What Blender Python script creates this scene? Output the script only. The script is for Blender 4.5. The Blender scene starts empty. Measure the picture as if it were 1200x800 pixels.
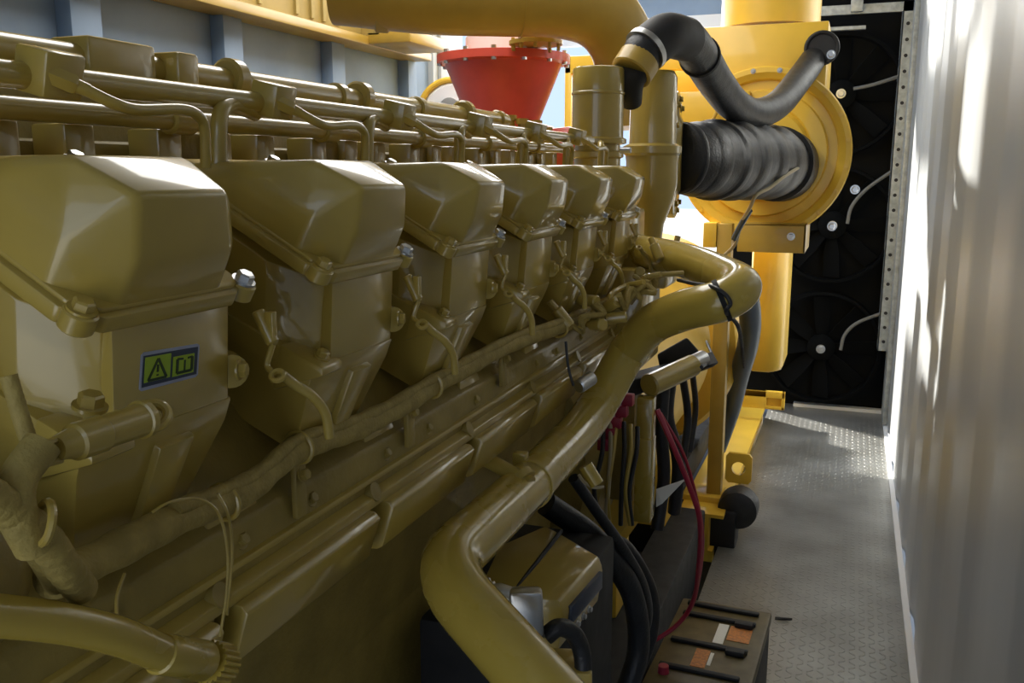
import bpy, bmesh, math, random
from mathutils import Vector, Matrix, noise
random.seed(7)
S = bpy.context.scene
COL = S.collection
# ------------------------------------------------------------------ camera
H = 1.6
FPX = 1058.0
TH = math.atan(200 / FPX)
PS = math.atan(403 / FPX * math.cos(TH))
cR = Vector((math.cos(PS), math.sin(PS), 0))
cF = Vector((-math.sin(PS) * math.cos(TH), math.cos(PS) * math.cos(TH), -math.sin(TH)))
cU = cR.cross(cF)
cam_d = bpy.data.cameras.new('camera')
cam = bpy.data.objects.new('camera', cam_d)
COL.objects.link(cam)
cam.matrix_world = Matrix(((cR.x, cU.x, -cF.x, 0), (cR.y, cU.y, -cF.y, 0), (cR.z, cU.z, -cF.z, H), (0, 0, 0, 1)))
cam_d.sensor_width = 36
cam_d.lens = FPX / 1200 * 36
cam_d.clip_start = 0.02
cam_d.dof.use_dof = False
S.camera = cam


def at(x, y, X=None, Y=None, Z=None, d=None):
    r = cF + cR * ((x - 600) / FPX) + cU * ((400 - y) / FPX)
    if d is not None: t = d
    elif X is not None: t = X / r.x
    elif Y is not None: t = Y / r.y
    else: t = (Z - H) / r.z
    return Vector((0, 0, H)) + r * t


# ------------------------------------------------------------------ light
S.view_settings.view_transform = 'Standard'
S.view_settings.look = 'None'
S.view_settings.gamma = 1
S.view_settings.use_curve_mapping = False
S.view_settings.exposure = 0.0
W = bpy.data.worlds.new('world')
S.world = W
W.use_nodes = True
bg = W.node_tree.nodes['Background']
bg.inputs[0].default_value = (0.56, 0.72, 1.0, 1)
bg.inputs[1].default_value = 1.25


def area(name, loc, target, sx, sy, power, colr):
    l = bpy.data.lights.new(name, 'AREA')
    l.shape = 'RECTANGLE'; l.size = sx; l.size_y = sy; l.energy = power; l.color = colr
    o = bpy.data.objects.new(name, l); COL.objects.link(o)
    o.location = loc
    o.rotation_euler = (Vector(target) - Vector(loc)).to_track_quat('-Z', 'Y').to_euler()
    return o


SUN_DIR = Vector((0.80, -0.52, -0.34))
sl = bpy.data.lights.new('sun', 'SUN'); sl.energy = 16; sl.angle = math.radians(3); sl.color = (1.0, 0.95, 0.86)
so = bpy.data.objects.new('sun', sl); COL.objects.link(so)
so.rotation_euler = SUN_DIR.to_track_quat('-Z', 'Y').to_euler()
so.location = (-4, 8, 6)
# daylight through the open doorway behind the photographer and through the open side at the far end
area('doorway_daylight', (-0.35, -1.35, 1.75), (-0.6, 2, 1.5), 1.25, 1.9, 3.4, (0.90, 0.95, 1.0))
area('roof_opening_daylight', (-1.05, 5.25, 2.93), (-0.55, 1.6, 1.4), 1.6, 1.7, 50, (1.0, 0.99, 0.95))
area('overhead_fill', (-1.15, 2.7, 2.9), (-1.15, 2.7, 0.0), 0.8, 2.2, 36, (1.0, 0.98, 0.94))  # added fill light to brighten the cover tops; no such lamp known
area('side_opening_daylight', (-2.6, 5.3, 1.9), (0.2, 4.0, 1.4), 2.0, 1.8, 40, (0.95, 0.97, 1.0))


# ------------------------------------------------------------------ materials
def mat(name, base, rough=0.5, metal=0.0, coat=0.0, var=0.0, scale=8.0, bump=0.0, bscale=60.0, col2=None, spec=0.5, stretch=None):
    m = bpy.data.materials.new(name); m.use_nodes = True
    nt = m.node_tree; b = nt.nodes['Principled BSDF']
    b.inputs['Base Color'].default_value = (*base, 1)
    b.inputs['Roughness'].default_value = rough
    b.inputs['Metallic'].default_value = metal
    b.inputs['Specular IOR Level'].default_value = spec
    if coat:
        b.inputs['Coat Weight'].default_value = coat
        b.inputs['Coat Roughness'].default_value = 0.07
    tc = nt.nodes.new('ShaderNodeTexCoord')
    vec = tc.outputs['Object']
    if stretch:
        mp = nt.nodes.new('ShaderNodeMapping'); mp.inputs['Scale'].default_value = stretch
        nt.links.new(vec, mp.inputs[0]); vec = mp.outputs[0]
    if var > 0 or col2:
        n = nt.nodes.new('ShaderNodeTexNoise'); n.inputs['Scale'].default_value = scale
        n.inputs['Detail'].default_value = 6
        nt.links.new(vec, n.inputs['Vector'])
        r = nt.nodes.new('ShaderNodeValToRGB')
        c2 = col2 if col2 else tuple(max(0, c * (1 - var)) for c in base)
        r.color_ramp.elements[0].position = 0.35; r.color_ramp.elements[0].color = (*c2, 1)
        r.color_ramp.elements[1].position = 0.65; r.color_ramp.elements[1].color = (*base, 1)
        nt.links.new(n.outputs['Fac'], r.inputs[0])
        nt.links.new(r.outputs[0], b.inputs['Base Color'])
        rr = nt.nodes.new('ShaderNodeMapRange')
        rr.inputs[3].default_value = min(1, rough * 1.25); rr.inputs[4].default_value = rough * 0.85
        nt.links.new(n.outputs['Fac'], rr.inputs[0]); nt.links.new(rr.outputs[0], b.inputs['Roughness'])
    if bump > 0:
        n2 = nt.nodes.new('ShaderNodeTexNoise'); n2.inputs['Scale'].default_value = bscale
        n2.inputs['Detail'].default_value = 4
        nt.links.new(vec, n2.inputs['Vector'])
        bp = nt.nodes.new('ShaderNodeBump'); bp.inputs['Strength'].default_value = bump
        bp.inputs['Distance'].default_value = 0.004
        nt.links.new(n2.outputs['Fac'], bp.inputs['Height']); nt.links.new(bp.outputs[0], b.inputs['Normal'])
    return m


M = {}
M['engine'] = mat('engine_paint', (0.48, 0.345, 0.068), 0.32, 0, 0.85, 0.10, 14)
M['pad'] = mat('machined_pad_paint', (0.48, 0.345, 0.068), 0.22, 0, 0)
M['pad'].node_tree.nodes['Principled BSDF'].inputs['IOR'].default_value = 2.3
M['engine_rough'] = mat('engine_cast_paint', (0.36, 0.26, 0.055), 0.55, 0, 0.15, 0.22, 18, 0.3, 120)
M['loom'] = mat('engine_loom', (0.43, 0.32, 0.085), 0.65, 0, 0, 0.25, 60, 0.35, 300)
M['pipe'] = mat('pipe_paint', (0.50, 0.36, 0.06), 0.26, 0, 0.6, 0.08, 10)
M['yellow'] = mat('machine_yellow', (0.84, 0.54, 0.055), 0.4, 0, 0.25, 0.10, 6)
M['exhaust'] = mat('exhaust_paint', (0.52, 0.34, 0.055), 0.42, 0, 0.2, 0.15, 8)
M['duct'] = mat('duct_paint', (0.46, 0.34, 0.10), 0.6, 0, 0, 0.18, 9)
M['red'] = mat('red_paint', (0.78, 0.10, 0.07), 0.4, 0, 0.2, 0.12, 12)
M['rubber'] = mat('black_rubber', (0.022, 0.023, 0.026), 0.45, 0, 0, 0.3, 30, 0.3, 150)
M['rubber_matt'] = mat('black_plastic', (0.012, 0.012, 0.013), 0.6, 0, 0, 0.2, 20)
M['steel'] = mat('zinc_steel', (0.62, 0.63, 0.64), 0.3, 1.0, 0, 0.15, 40)
M['galv'] = mat('galvanised', (0.46, 0.49, 0.49), 0.5, 0.5, 0, 0.3, 30)
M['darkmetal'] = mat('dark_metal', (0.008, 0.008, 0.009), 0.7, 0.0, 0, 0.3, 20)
M['white'] = mat('white_paint', (0.82, 0.83, 0.84), 0.5)
M['wire_red'] = mat('red_cable', (0.38, 0.02, 0.05), 0.45)
M['wire_beige'] = mat('beige_cable', (0.45, 0.38, 0.24), 0.6)
M['wire_grey'] = mat('grey_cable', (0.14, 0.14, 0.13), 0.6)
M['blue_cable'] = mat('blue_grey_cable', (0.06, 0.085, 0.12), 0.35)
M['paper'] = mat('white_paper', (0.75, 0.75, 0.70), 0.8)
M['battery'] = mat('battery_case', (0.13, 0.10, 0.04), 0.4, 0, 0, 0.3, 20)
M['orange'] = mat('orange_label', (0.62, 0.22, 0.04), 0.5, 0, 0, 0.4, 120, col2=(0.35, 0.15, 0.05))
M['lbl_blue'] = mat('label_blue_grey', (0.035, 0.05, 0.09), 0.4)
M['lbl_edge'] = mat('label_edge', (0.40, 0.43, 0.55), 0.4)
M['lbl_green'] = mat('label_green', (0.36, 0.52, 0.03), 0.45)
M['lbl_dark'] = mat('label_symbol', (0.02, 0.05, 0.01), 0.45)
M['wall_blue'] = mat('wall_blue_grey', (0.24, 0.33, 0.46), 0.6, 0, 0, 0.15, 4)
M['wall_light'] = mat('wall_light_grey', (0.55, 0.58, 0.60), 0.6, 0, 0, 0.15, 5)
M['concrete'] = mat('concrete', (0.62, 0.60, 0.55), 0.9, 0, 0, 0.15, 3)
M['pit'] = mat('dark_floor', (0.02, 0.022, 0.024), 0.35, 0, 0, 0.5, 6)  # near-black floor with random tone variation
M['fan'] = mat('fan_black', (0.004, 0.0045, 0.005), 0.9, spec=0.08)
M['fan_wall'] = mat('fan_wall_black', (0.007, 0.0075, 0.008), 0.85, spec=0.1)


def wall_metal():
    m = mat('brushed_wall_sheet', (0.42, 0.44, 0.45), 0.32, 0.30, 0, 0.08, 1.6, stretch=(1, 1.6, 0.15))
    return m


M['wall_metal'] = wall_metal()


def checker_plate():
    m = bpy.data.materials.new('checker_plate'); m.use_nodes = True
    nt = m.node_tree; b = nt.nodes['Principled BSDF']; L = nt.links
    b.inputs['Metallic'].default_value = 0.55; b.inputs['Roughness'].default_value = 0.36
    tc = nt.nodes.new('ShaderNodeTexCoord')
    sep = nt.nodes.new('ShaderNodeSeparateXYZ'); L.new(tc.outputs['Object'], sep.inputs[0])

    def mth(op, a, bb=None, c=None):
        n = nt.nodes.new('ShaderNodeMath'); n.operation = op
        for i, v in enumerate((a, bb, c)):
            if v is None: continue
            if isinstance(v, (int, float)): n.inputs[i].default_value = v
            else: L.new(v, n.inputs[i])
        return n.outputs[0]
    P = 0.032
    xs = mth('DIVIDE', sep.outputs[0], P); ys = mth('DIVIDE', sep.outputs[1], P)
    cx = mth('FLOOR', xs); cy = mth('FLOOR', ys)
    fx = mth('SUBTRACT', mth('FRACT', xs), 0.5); fy = mth('SUBTRACT', mth('FRACT', ys), 0.5)
    par = mth('MODULO', mth('ABSOLUTE', mth('ADD', cx, cy)), 2.0)
    sgn = mth('SUBTRACT', mth('MULTIPLY', mth('GREATER_THAN', par, 0.5), 2.0), 1.0)
    a = mth('MULTIPLY', mth('ADD', fx, mth('MULTIPLY', fy, sgn)), 0.7071)
    c = mth('MULTIPLY', mth('SUBTRACT', fx, mth('MULTIPLY', fy, sgn)), 0.7071)
    e = mth('ADD', mth('POWER', mth('DIVIDE', a, 0.44), 2.0), mth('POWER', mth('DIVIDE', c, 0.13), 2.0))
    h = mth('MAXIMUM', mth('SUBTRACT', 1.0, e), 0.0)
    h = mth('MINIMUM', mth('MULTIPLY', h, 2.0), 1.0)
    bp = nt.nodes.new('ShaderNodeBump'); bp.inputs['Strength'].default_value = 0.9; bp.inputs['Distance'].default_value = 0.003
    L.new(h, bp.inputs['Height']); L.new(bp.outputs[0], b.inputs['Normal'])
    n = nt.nodes.new('ShaderNodeTexNoise'); n.inputs['Scale'].default_value = 3; n.inputs['Detail'].default_value = 5
    L.new(tc.outputs['Object'], n.inputs['Vector'])
    r = nt.nodes.new('ShaderNodeValToRGB')
    r.color_ramp.elements[0].position = 0.3; r.color_ramp.elements[0].color = (0.22, 0.217, 0.195, 1)
    r.color_ramp.elements[1].position = 0.7; r.color_ramp.elements[1].color = (0.40, 0.405, 0.39, 1)
    L.new(n.outputs['Fac'], r.inputs[0])
    L.new(r.outputs[0], b.inputs['Base Color'])
    return m


M['checker'] = checker_plate()


# ------------------------------------------------------------------ mesh helpers
def nb(): return bmesh.new()


def box(bm, x0, x1, y0, y1, z0, z1, bev=0.0, mtx=None):
    vs = [bm.verts.new((x, y, z)) for z in (z0, z1) for y in (y0, y1) for x in (x0, x1)]
    F = [(0, 2, 3, 1), (4, 5, 7, 6), (0, 1, 5, 4), (2, 6, 7, 3), (0, 4, 6, 2), (1, 3, 7, 5)]
    fs = [bm.faces.new([vs[i] for i in f]) for f in F]
    if mtx is not None:
        for v in vs: v.co = mtx @ v.co
    if bev > 0:
        es = list({e for f in fs for e in f.edges})
        bmesh.ops.bevel(bm, geom=es, offset=bev, segments=2, affect='EDGES', profile=0.5)
    return bm


def hull(bm, pts, bev=0.0, seg=2):
    t = bmesh.new()
    vs = [t.verts.new(p) for p in pts]
    r = bmesh.ops.convex_hull(t, input=vs)
    dead = [g for g in r['geom_interior'] if isinstance(g, bmesh.types.BMVert)]
    if dead: bmesh.ops.delete(t, geom=dead, context='VERTS')
    bmesh.ops.dissolve_limit(t, angle_limit=0.03, verts=t.verts, edges=t.edges)
    if bev > 0:
        bmesh.ops.bevel(t, geom=list(t.edges), offset=bev, segments=seg, affect='EDGES', profile=0.5, clamp_overlap=True)
    me = bpy.data.meshes.new('tmp'); t.to_mesh(me); t.free()
    bm.from_mesh(me); bpy.data.meshes.remove(me)
    return bm


def prism(bm, prof, y0, y1, bev=0.0, axis='Y'):
    """extrude an (a,b) polygon along an axis; works for concave outlines"""
    t = bmesh.new()
    def mk(a, b, c):
        return (a, c, b) if axis == 'Y' else ((c, a, b) if axis == 'X' else (a, b, c))
    A = [t.verts.new(mk(a, b, y0)) for a, b in prof]
    B = [t.verts.new(mk(a, b, y1)) for a, b in prof]
    n = len(prof)
    t.faces.new(A); t.faces.new(B[::-1])
    for i in range(n): t.faces.new((A[i], B[i], B[(i + 1) % n], A[(i + 1) % n]))
    bmesh.ops.recalc_face_normals(t, faces=t.faces)
    if bev > 0: bmesh.ops.bevel(t, geom=list(t.edges), offset=bev, segments=2, affect='EDGES', profile=0.5)
    me = bpy.data.meshes.new('tmp'); t.to_mesh(me); t.free()
    bm.from_mesh(me); bpy.data.meshes.remove(me)
    return bm


def frame(d):
    d = d.normalized()
    a = Vector((0, 0, 1)) if abs(d.z) < 0.9 else Vector((1, 0, 0))
    x = d.cross(a).normalized()
    return x, d.cross(x).normalized()


def lathe(bm, p, d, prof, n=28, cap=True):
    """prof = [(along, radius)...] around axis d from p"""
    p = Vector(p); d = Vector(d).normalized(); x, y = frame(d)
    rings = []
    for s, r in prof:
        rings.append([bm.verts.new(p + d * s + (x * math.cos(2 * math.pi * i / n) + y * math.sin(2 * math.pi * i / n)) * r) for i in range(n)])
    for a, b in zip(rings, rings[1:]):
        for i in range(n): bm.faces.new((a[i], a[(i + 1) % n], b[(i + 1) % n], b[i]))
    if cap:
        bm.faces.new(rings[0][::-1]); bm.faces.new(rings[-1])
    return bm


def cyl(bm, p0, p1, r, n=20, r2=None, ch=0.0):
    p0 = Vector(p0); p1 = Vector(p1); L = (p1 - p0).length; r2 = r if r2 is None else r2
    if ch > 0: return lathe(bm, p0, p1 - p0, [(0, r - ch), (ch, r), (L - ch, r2), (L, r2 - ch)], n)
    return lathe(bm, p0, p1 - p0, [(0, r), (L, r2)], n)


def hexbolt(bm, p, d, r=0.008, h=0.007, washer=True):
    p = Vector(p); d = Vector(d).normalized()
    if washer: lathe(bm, p, d, [(0, r * 1.35), (h * 0.25, r * 1.35)], 16)
    lathe(bm, p, d, [(h * 0.2, r), (h * 0.95, r), (h * 1.1, r * 0.8)], 6)
    return bm


def smooth(pts, k=8):
    P = [Vector(p) for p in pts]
    if len(P) < 3: return P
    out = []
    Q = [P[0] * 2 - P[1]] + P + [P[-1] * 2 - P[-2]]
    for i in range(1, len(Q) - 2):
        a, b, c, d = Q[i - 1:i + 3]
        for j in range(k):
            t = j / k
            out.append(0.5 * ((2 * b) + (c - a) * t + (2 * a - 5 * b + 4 * c - d) * t * t + (3 * b - a - 3 * c + d) * t ** 3))
    out.append(P[-1]); return out


def fillet(pts, rad, k=8):
    """straight runs with rounded corners"""
    P = [Vector(p) for p in pts]; out = [P[0]]
    for i in range(1, len(P) - 1):
        a = P[i - 1] - P[i]; b = P[i + 1] - P[i]
        r = min(rad, a.length * 0.48, b.length * 0.48)
        A = P[i] + a.normalized() * r; B = P[i] + b.normalized() * r
        for j in range(k + 1):
            t = j / k
            out.append(A * (1 - t) ** 2 + P[i] * 2 * t * (1 - t) + B * t * t)
    out.append(P[-1]); return out


def tube(bm, pts, r, n=16, cap=True, rf=None):
    P = [Vector(p) for p in pts]
    d = (P[1] - P[0]).normalized(); x, y = frame(d)
    rings = []; m = len(P)
    for i, p in enumerate(P):
        t = (P[min(i + 1, m - 1)] - P[max(i - 1, 0)]).normalized()
        x = (x - t * x.dot(t)).normalized(); y = t.cross(x)
        rr = (r if not isinstance(r, (list, tuple)) else r[0] + (r[1] - r[0]) * i / (m - 1))
        if rf: rr *= rf(i / (m - 1))
        rings.append([bm.verts.new(p + (x * math.cos(2 * math.pi * k / n) + y * math.sin(2 * math.pi * k / n)) * rr) for k in range(n)])
    for a, b in zip(rings, rings[1:]):
        for i in range(n): bm.faces.new((a[i], a[(i + 1) % n], b[(i + 1) % n], b[i]))
    if cap: bm.faces.new(rings[0][::-1]); bm.faces.new(rings[-1])
    return bm


def torus(bm, p, d, R, r, n=32, m=10):
    p = Vector(p); d = Vector(d).normalized(); x, y = frame(d)
    rings = []
    for i in range(n):
        a = 2 * math.pi * i / n; e = x * math.cos(a) + y * math.sin(a)
        rings.append([bm.verts.new(p + e * (R + r * math.cos(2 * math.pi * k / m)) + d * (r * math.sin(2 * math.pi * k / m))) for k in range(m)])
    for i in range(n):
        a, b = rings[i], rings[(i + 1) % n]
        for k in range(m): bm.faces.new((a[k], a[(k + 1) % m], b[(k + 1) % m], b[k]))
    return bm


def worldpos(o):
    v = Vector(o.location)
    while o.parent: o = o.parent; v += o.location
    return v


def part(name, bm, m, parent=None, loc=None, ang=35, label=None, flat=False):
    bmesh.ops.recalc_face_normals(bm, faces=bm.faces)
    base = worldpos(parent) if parent else Vector((0, 0, 0))
    if loc is not None: base = Vector(loc)
    elif parent is None and len(bm.verts):
        xs = [v.co for v in bm.verts]
        base = Vector(((min(v.x for v in xs) + max(v.x for v in xs)) / 2, (min(v.y for v in xs) + max(v.y for v in xs)) / 2, min(v.z for v in xs)))
    for v in bm.verts: v.co -= base
    lim = math.radians(ang)
    for f in bm.faces: f.smooth = not flat
    for e in bm.edges:
        if len(e.link_faces) == 2 and e.calc_face_angle(0) > lim: e.smooth = False
    me = bpy.data.meshes.new(name); bm.to_mesh(me); bm.free()
    me.materials.append(M[m] if isinstance(m, str) else m)
    o = bpy.data.objects.new(name, me); COL.objects.link(o)
    if parent:
        o.parent = parent; o.location = base - worldpos(parent)
    else: o.location = base
    if label: o['label'] = label
    return o


def thing(name, label, cat, loc, group=None):
    o = bpy.data.objects.new(name, None); COL.objects.link(o)
    o.empty_display_size = 0.1; o.location = loc
    o['label'] = label; o['category'] = cat
    if group: o['group'] = group
    return o


def tag(o, label, cat, group=None):
    o['label'] = label; o['category'] = cat
    if group: o['group'] = group
    return o


def struct(o):
    o['kind'] = 'structure'; return o


def copy_tree(o, parent=None, off=None):
    c = o.copy(); COL.objects.link(c)
    if parent is not None: c.parent = parent
    if off is not None: c.location = o.location + Vector(off)
    for ch in list(o.children): copy_tree(ch, c)
    return c


# ================================================================== the room
XR, XL, YE, YB, ZC = 0.29, -2.04, 6.42, -1.5, 2.95
bm = nb(); box(bm, -0.455, XR, YB, YE, -0.03, 0.0)
struct(part('floor', bm, 'checker'))
bm = nb(); box(bm, XL, -0.455, YB, YE, -0.08, -0.05)
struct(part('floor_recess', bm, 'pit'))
# right wall: sheet with shallow vertical folds
bm = nb()
prof = [(XR, YB)]
y = YB
while y < YE - 0.02:
    for dy, dx in ((0.0, 0), (0.30, 0.0), (0.36, 0.012), (0.52, 0.012), (0.58, 0.0)):
        if y + dy < YE: prof.append((XR + dx + 0.0, y + dy))
    y += 0.62
prof += [(XR, YE), (XR + 0.06, YE), (XR + 0.06, YB)]
pp = []
for q in prof:
    if not pp or (Vector(q) - Vector(pp[-1])).length > 1e-4: pp.append(q)
prism(bm, pp, 0, ZC, axis='Z')
struct(part('wall_right', bm, 'wall_metal', ang=60))
bm = nb(); box(bm, XR - 0.022, XR, YB, YE, 0.0, 0.012); struct(part('trim_1', bm, 'white'))
# left wall, with upright studs
bm = nb(); box(bm, XL - 0.06, XL, YB, 4.25, 0, ZC)
wl = struct(part('wall_left', bm, 'wall_blue'))
for y0 in (0.18, 0.92, 1.66, 2.40, 3.14, 3.88):
    pass
for (px0, px1) in ((85, 121), (262, 284), (388, 403), (477, 487)):
    ya = at(px0, 60, X=-1.99).y; yb2 = at(px1, 60, X=-1.99).y
    bm = nb(); box(bm, XL, -1.985, ya, yb2, 0, 2.12, 0.004)
    part('stud', bm, 'wall_blue', wl)
bm = nb(); box(bm, XL - 0.06, XL, 4.62, YE, 0, 1.8); struct(part('wall_left_sunblock', bm, 'wall_blue'))  # added low wall, keeps sun off the floor and lower right wall
# pale door leaf beside the opening
bm = nb(); box(bm, XL - 0.02, XL + 0.03, 4.25, 4.62, 0, 2.5, 0.004)
box(bm, XL + 0.03, XL + 0.05, 4.30, 4.56, 0.2, 2.3, 0.006)
struct(part('door_1', bm, 'wall_light'))
# far wall: fan wall on the right; header above the open left part
bm = nb(); box(bm, -0.78, XR, YE, YE + 0.08, 0, ZC)
struct(part('wall_far', bm, 'fan_wall'))
bm = nb(); box(bm, XL, -0.78, YE, YE + 0.08, 2.47, 2.63); struct(part('trim_2', bm, 'white'))
bm = nb(); box(bm, XL, -0.78, YE, YE + 0.06, 2.63, ZC); struct(part('wall_header', bm, 'wall_blue'))
bm = nb(); box(bm, XL, XL + 0.06, 4.62, YE, 2.6, ZC); struct(part('trim_3', bm, 'white'))
# ceiling with the roof discharge opening at the far end
bm = nb()
box(bm, XL, XR, YB, 4.35, ZC, ZC + 0.05); box(bm, XL, -1.9, 4.35, YE, ZC, ZC + 0.05)
box(bm, -0.15, XR, 4.35, YE, ZC, ZC + 0.05); box(bm, -1.9, -0.15, 6.2, YE, ZC, ZC + 0.05)
struct(part('ceiling', bm, 'wall_light'))
# wall behind the photographer, doorway open
bm = nb(); box(bm, XL, -1.05, YB - 0.05, YB, 0, ZC); box(bm, -1.05, XR, YB - 0.05, YB, 2.5, ZC)
struct(part('wall_back', bm, 'wall_blue'))
bm = nb(); box(bm, -30, 30, -20, 45, -0.3, -0.25); struct(part('ground', bm, 'concrete'))

# tan beam / duct along the top of the left wall
t = thing('wall_duct', 'olive sheet metal duct along top of the blue left wall', 'duct', (-1.9, 1.5, 2.1))
zb = 2.105
bm = nb(); box(bm, -2.03, -1.93, -1.3, 3.98, zb + 0.03, ZC - 0.02, 0.004)
for yy in (2.7, 2.92, 3.02, 3.10, 3.2, 3.42): box(bm, -1.935, -1.92, yy, yy + 0.02, zb + 0.05, ZC - 0.05)
part('duct_body', bm, 'duct', t)
bm = nb(); box(bm, -2.03, -1.90, -1.3, 4.0, zb, zb + 0.035, 0.004); part('bottom_flange', bm, 'exhaust', t)
for yy in (2.45, 2.62, 3.3, 3.75):
    bm = nb(); cyl(bm, (-1.93, yy, zb + 0.10), (-1.92, yy, zb + 0.10), 0.008, 12); part('bolt', bm, 'darkmetal', t)
t = thing('duct_box', 'tan box end of the wall duct beside big exhaust pipe', 'duct', (-1.6, 3.4, 2.1))
a = at(405, 50, Y=3.5); b = at(455, 44, Y=3.5)
bm = nb(); box(bm, a.x, b.x + 0.02, 3.4, 3.75, a.z - 0.0, ZC - 0.03, 0.01); part('box', bm, 'duct', t)
c = at(494, 50, Y=3.5)
bm = nb(); box(bm, b.x - 0.05, c.x, 3.4, 3.75, c.z - 0.01, c.z + 0.045, 0.012); part('lip', bm, 'exhaust', t)

# ================================================================== ENGINE
PITCH = 0.24
O = Vector((-0.384, 0.361, H - 0.08))
c30, s30 = math.cos(math.pi / 6), 0.5


def B(u, v, w, k=0):
    """bank coordinates: u outwards down the joint face, v along the engine, w up the cylinder axis"""
    return O + Vector((u * c30 + w * s30, v + k * PITCH, -u * s30 + w * c30))


WD = Vector((s30, 0, c30))
UD = Vector((c30, 0, -s30))
ENG = thing('diesel_engine', 'long olive-yellow twelve cylinder diesel engine filling the left of the room', 'engine', (-0.92, 1.1, 0.0))

# --- crankcase (profile X,Z swept along the engine)
prof = [(-1.42, 1.345), (-1.18, 1.50), (-0.66, 1.50), (-0.50, 1.40), (-0.455, 1.338), (-0.440, 1.325), (-0.437, 1.283), (-0.462, 1.277),
        (-0.462, 1.212), (-0.55, 1.205), (-0.58, 1.02), (-0.62, 0.72), (-0.70, 0.62), (-1.14, 0.62), (-1.30, 0.75), (-1.40, 1.2)]
bm = nb(); prism(bm, prof, 0.12, 1.86, 0.004)
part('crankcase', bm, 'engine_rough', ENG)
# ledge rail over the inspection covers
bm = nb(); prism(bm, [(-0.462, 1.268), (-0.430, 1.268), (-0.428, 1.279), (-0.45, 1.288)], 0.2, 1.72, 0.002)
prism(bm, [(-0.462, 1.292), (-0.434, 1.292), (-0.434, 1.298), (-0.455, 1.304)], 0.2, 1.72, 0.0015)
part('side_rail', bm, 'engine', ENG)
# oil pan below
bm = nb(); prism(bm, [(-0.585, 1.0), (-0.60, 0.66), (-0.66, 0.40), (-1.24, 0.40), (-1.34, 0.7), (-1.34, 1.0)], 0.16, 1.84, 0.01)
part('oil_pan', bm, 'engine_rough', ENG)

# --- inspection covers
def insp(k):
    bm = nb(); y0 = 0.535 + (k - 1) * PITCH; y1 = y0 + 0.213
    prism(bm, [(-0.47, 1.272), (-0.424, 1.268), (-0.4185, 1.262), (-0.433, 1.218), (-0.44, 1.214), (-0.47, 1.214)], y0, y1, 0.002)
    o = part('inspection_cover', bm, 'engine', ENG)
    for f in (0.5,):
        bm = nb(); hexbolt(bm, (-0.436, y0 + 0.213 * f, 1.2705), (0.1, 0, 1), 0.0045, 0.004); part('cover_bolt', bm, 'engine_rough', o)
    return o
for k in range(6): insp(k)

# --- deck shelf between the heads
for k in range(6):
    bm = nb(); hull(bm, [B(a_, b_, c_, k) for a_, b_, c_ in ((-0.03, 0.165, -0.20), (0.045, 0.165, -0.20), (-0.03, 0.232, -0.20), (0.045, 0.232, -0.20),
                                                  (-0.03, 0.170, -0.188), (0.035, 0.170, -0.188), (-0.03, 0.227, -0.188), (0.035, 0.227, -0.188))], 0.002)
    part('deck_pad', bm, 'engine', ENG)
# inclined wall of the bank, seen in the gaps between heads
bm = nb()
pts = [(-0.24, -0.22), (-0.085, -0.22), (-0.085, -0.125), (-0.10, -0.06), (-0.12, -0.03), (-0.24, -0.03)]
prism(bm, [((O + UD * u + WD * w).x, (O + UD * u + WD * w).z) for u, w in pts], 0.14, 1.84, 0.003)
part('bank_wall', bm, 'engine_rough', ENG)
bm = nb()
for k in range(6):   # push-rod / liner bulges in the gaps
    cyl(bm, B(-0.055, 0.20, -0.21, k), B(-0.075, 0.20, -0.05, k), 0.028, 18)
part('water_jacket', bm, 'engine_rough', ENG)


def rocker_cover(k):
    bm = nb()
    def ring(w, uo, ui, v0, v1, cho, chi):
        return [(uo, v0 + cho, w), (uo, v1 - cho, w), (uo - cho * 1.1, v1, w), (ui + chi, v1, w), (ui, v1 - chi, w), (ui, v0 + chi, w), (ui + chi, v0, w), (uo - cho * 1.1, v0, w)]
    P = ring(0.0, -0.003, -0.172, 0.008, 0.148, 0.026, 0.02) + ring(0.034, -0.004, -0.112, 0.010, 0.146, 0.026, 0.02)
    P += [(-0.014, 0.030, 0.0700), (-0.014, 0.106, 0.0700), (-0.058, 0.020, 0.0690), (-0.058, 0.116, 0.0690), (-0.132, 0.022, 0.0255), (-0.132, 0.126, 0.0255)]
    hull(bm, [B(*p, k) for p in P], 0.0042, 3)
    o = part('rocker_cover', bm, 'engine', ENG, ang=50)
    # flange with corner lugs
    bm = nb()
    for w0, w1, g in ((-0.010, 0.001, 0.0), (0.0005, 0.0045, -0.0045)):
        pts = []
        for w in (w0, w1):
            pts += [(0.002 + g, 0.022, w), (0.002 + g, 0.136, w), (-0.008, 0.152 + g, w), (-0.16, 0.152 + g, w), (-0.178 - g, 0.13, w), (-0.178 - g, 0.02, w), (-0.16, 0.003 - g, w), (-0.016, 0.003 - g, w)]
        hull(bm, [B(*p, k) for p in pts], 0.0018)
    cyl(bm, B(-0.006, 0.010, -0.009, k), B(-0.006, 0.010, 0.003, k), 0.0098, 20, ch=0.001)
    cyl(bm, B(-0.006, 0.150, -0.009, k), B(-0.006, 0.150, 0.003, k), 0.0098, 20, ch=0.001)
    cyl(bm, B(-0.168, 0.150, -0.009, k), B(-0.168, 0.150, 0.003, k), 0.0098, 20, ch=0.001)
    part('cover_flange', bm, 'engine', o)
    for uu, vv in ((-0.006, 0.010), (-0.006, 0.150), (-0.168, 0.150)):
        bm = nb(); hexbolt(bm, B(uu, vv, 0.003, k), WD, 0.0062, 0.0065); part('cover_bolt', bm, 'steel' if (vv > 0.1) else 'engine', o)
    return o


def wq(x, y, z, k): return O + Vector((x, y + k * PITCH, z))


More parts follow.
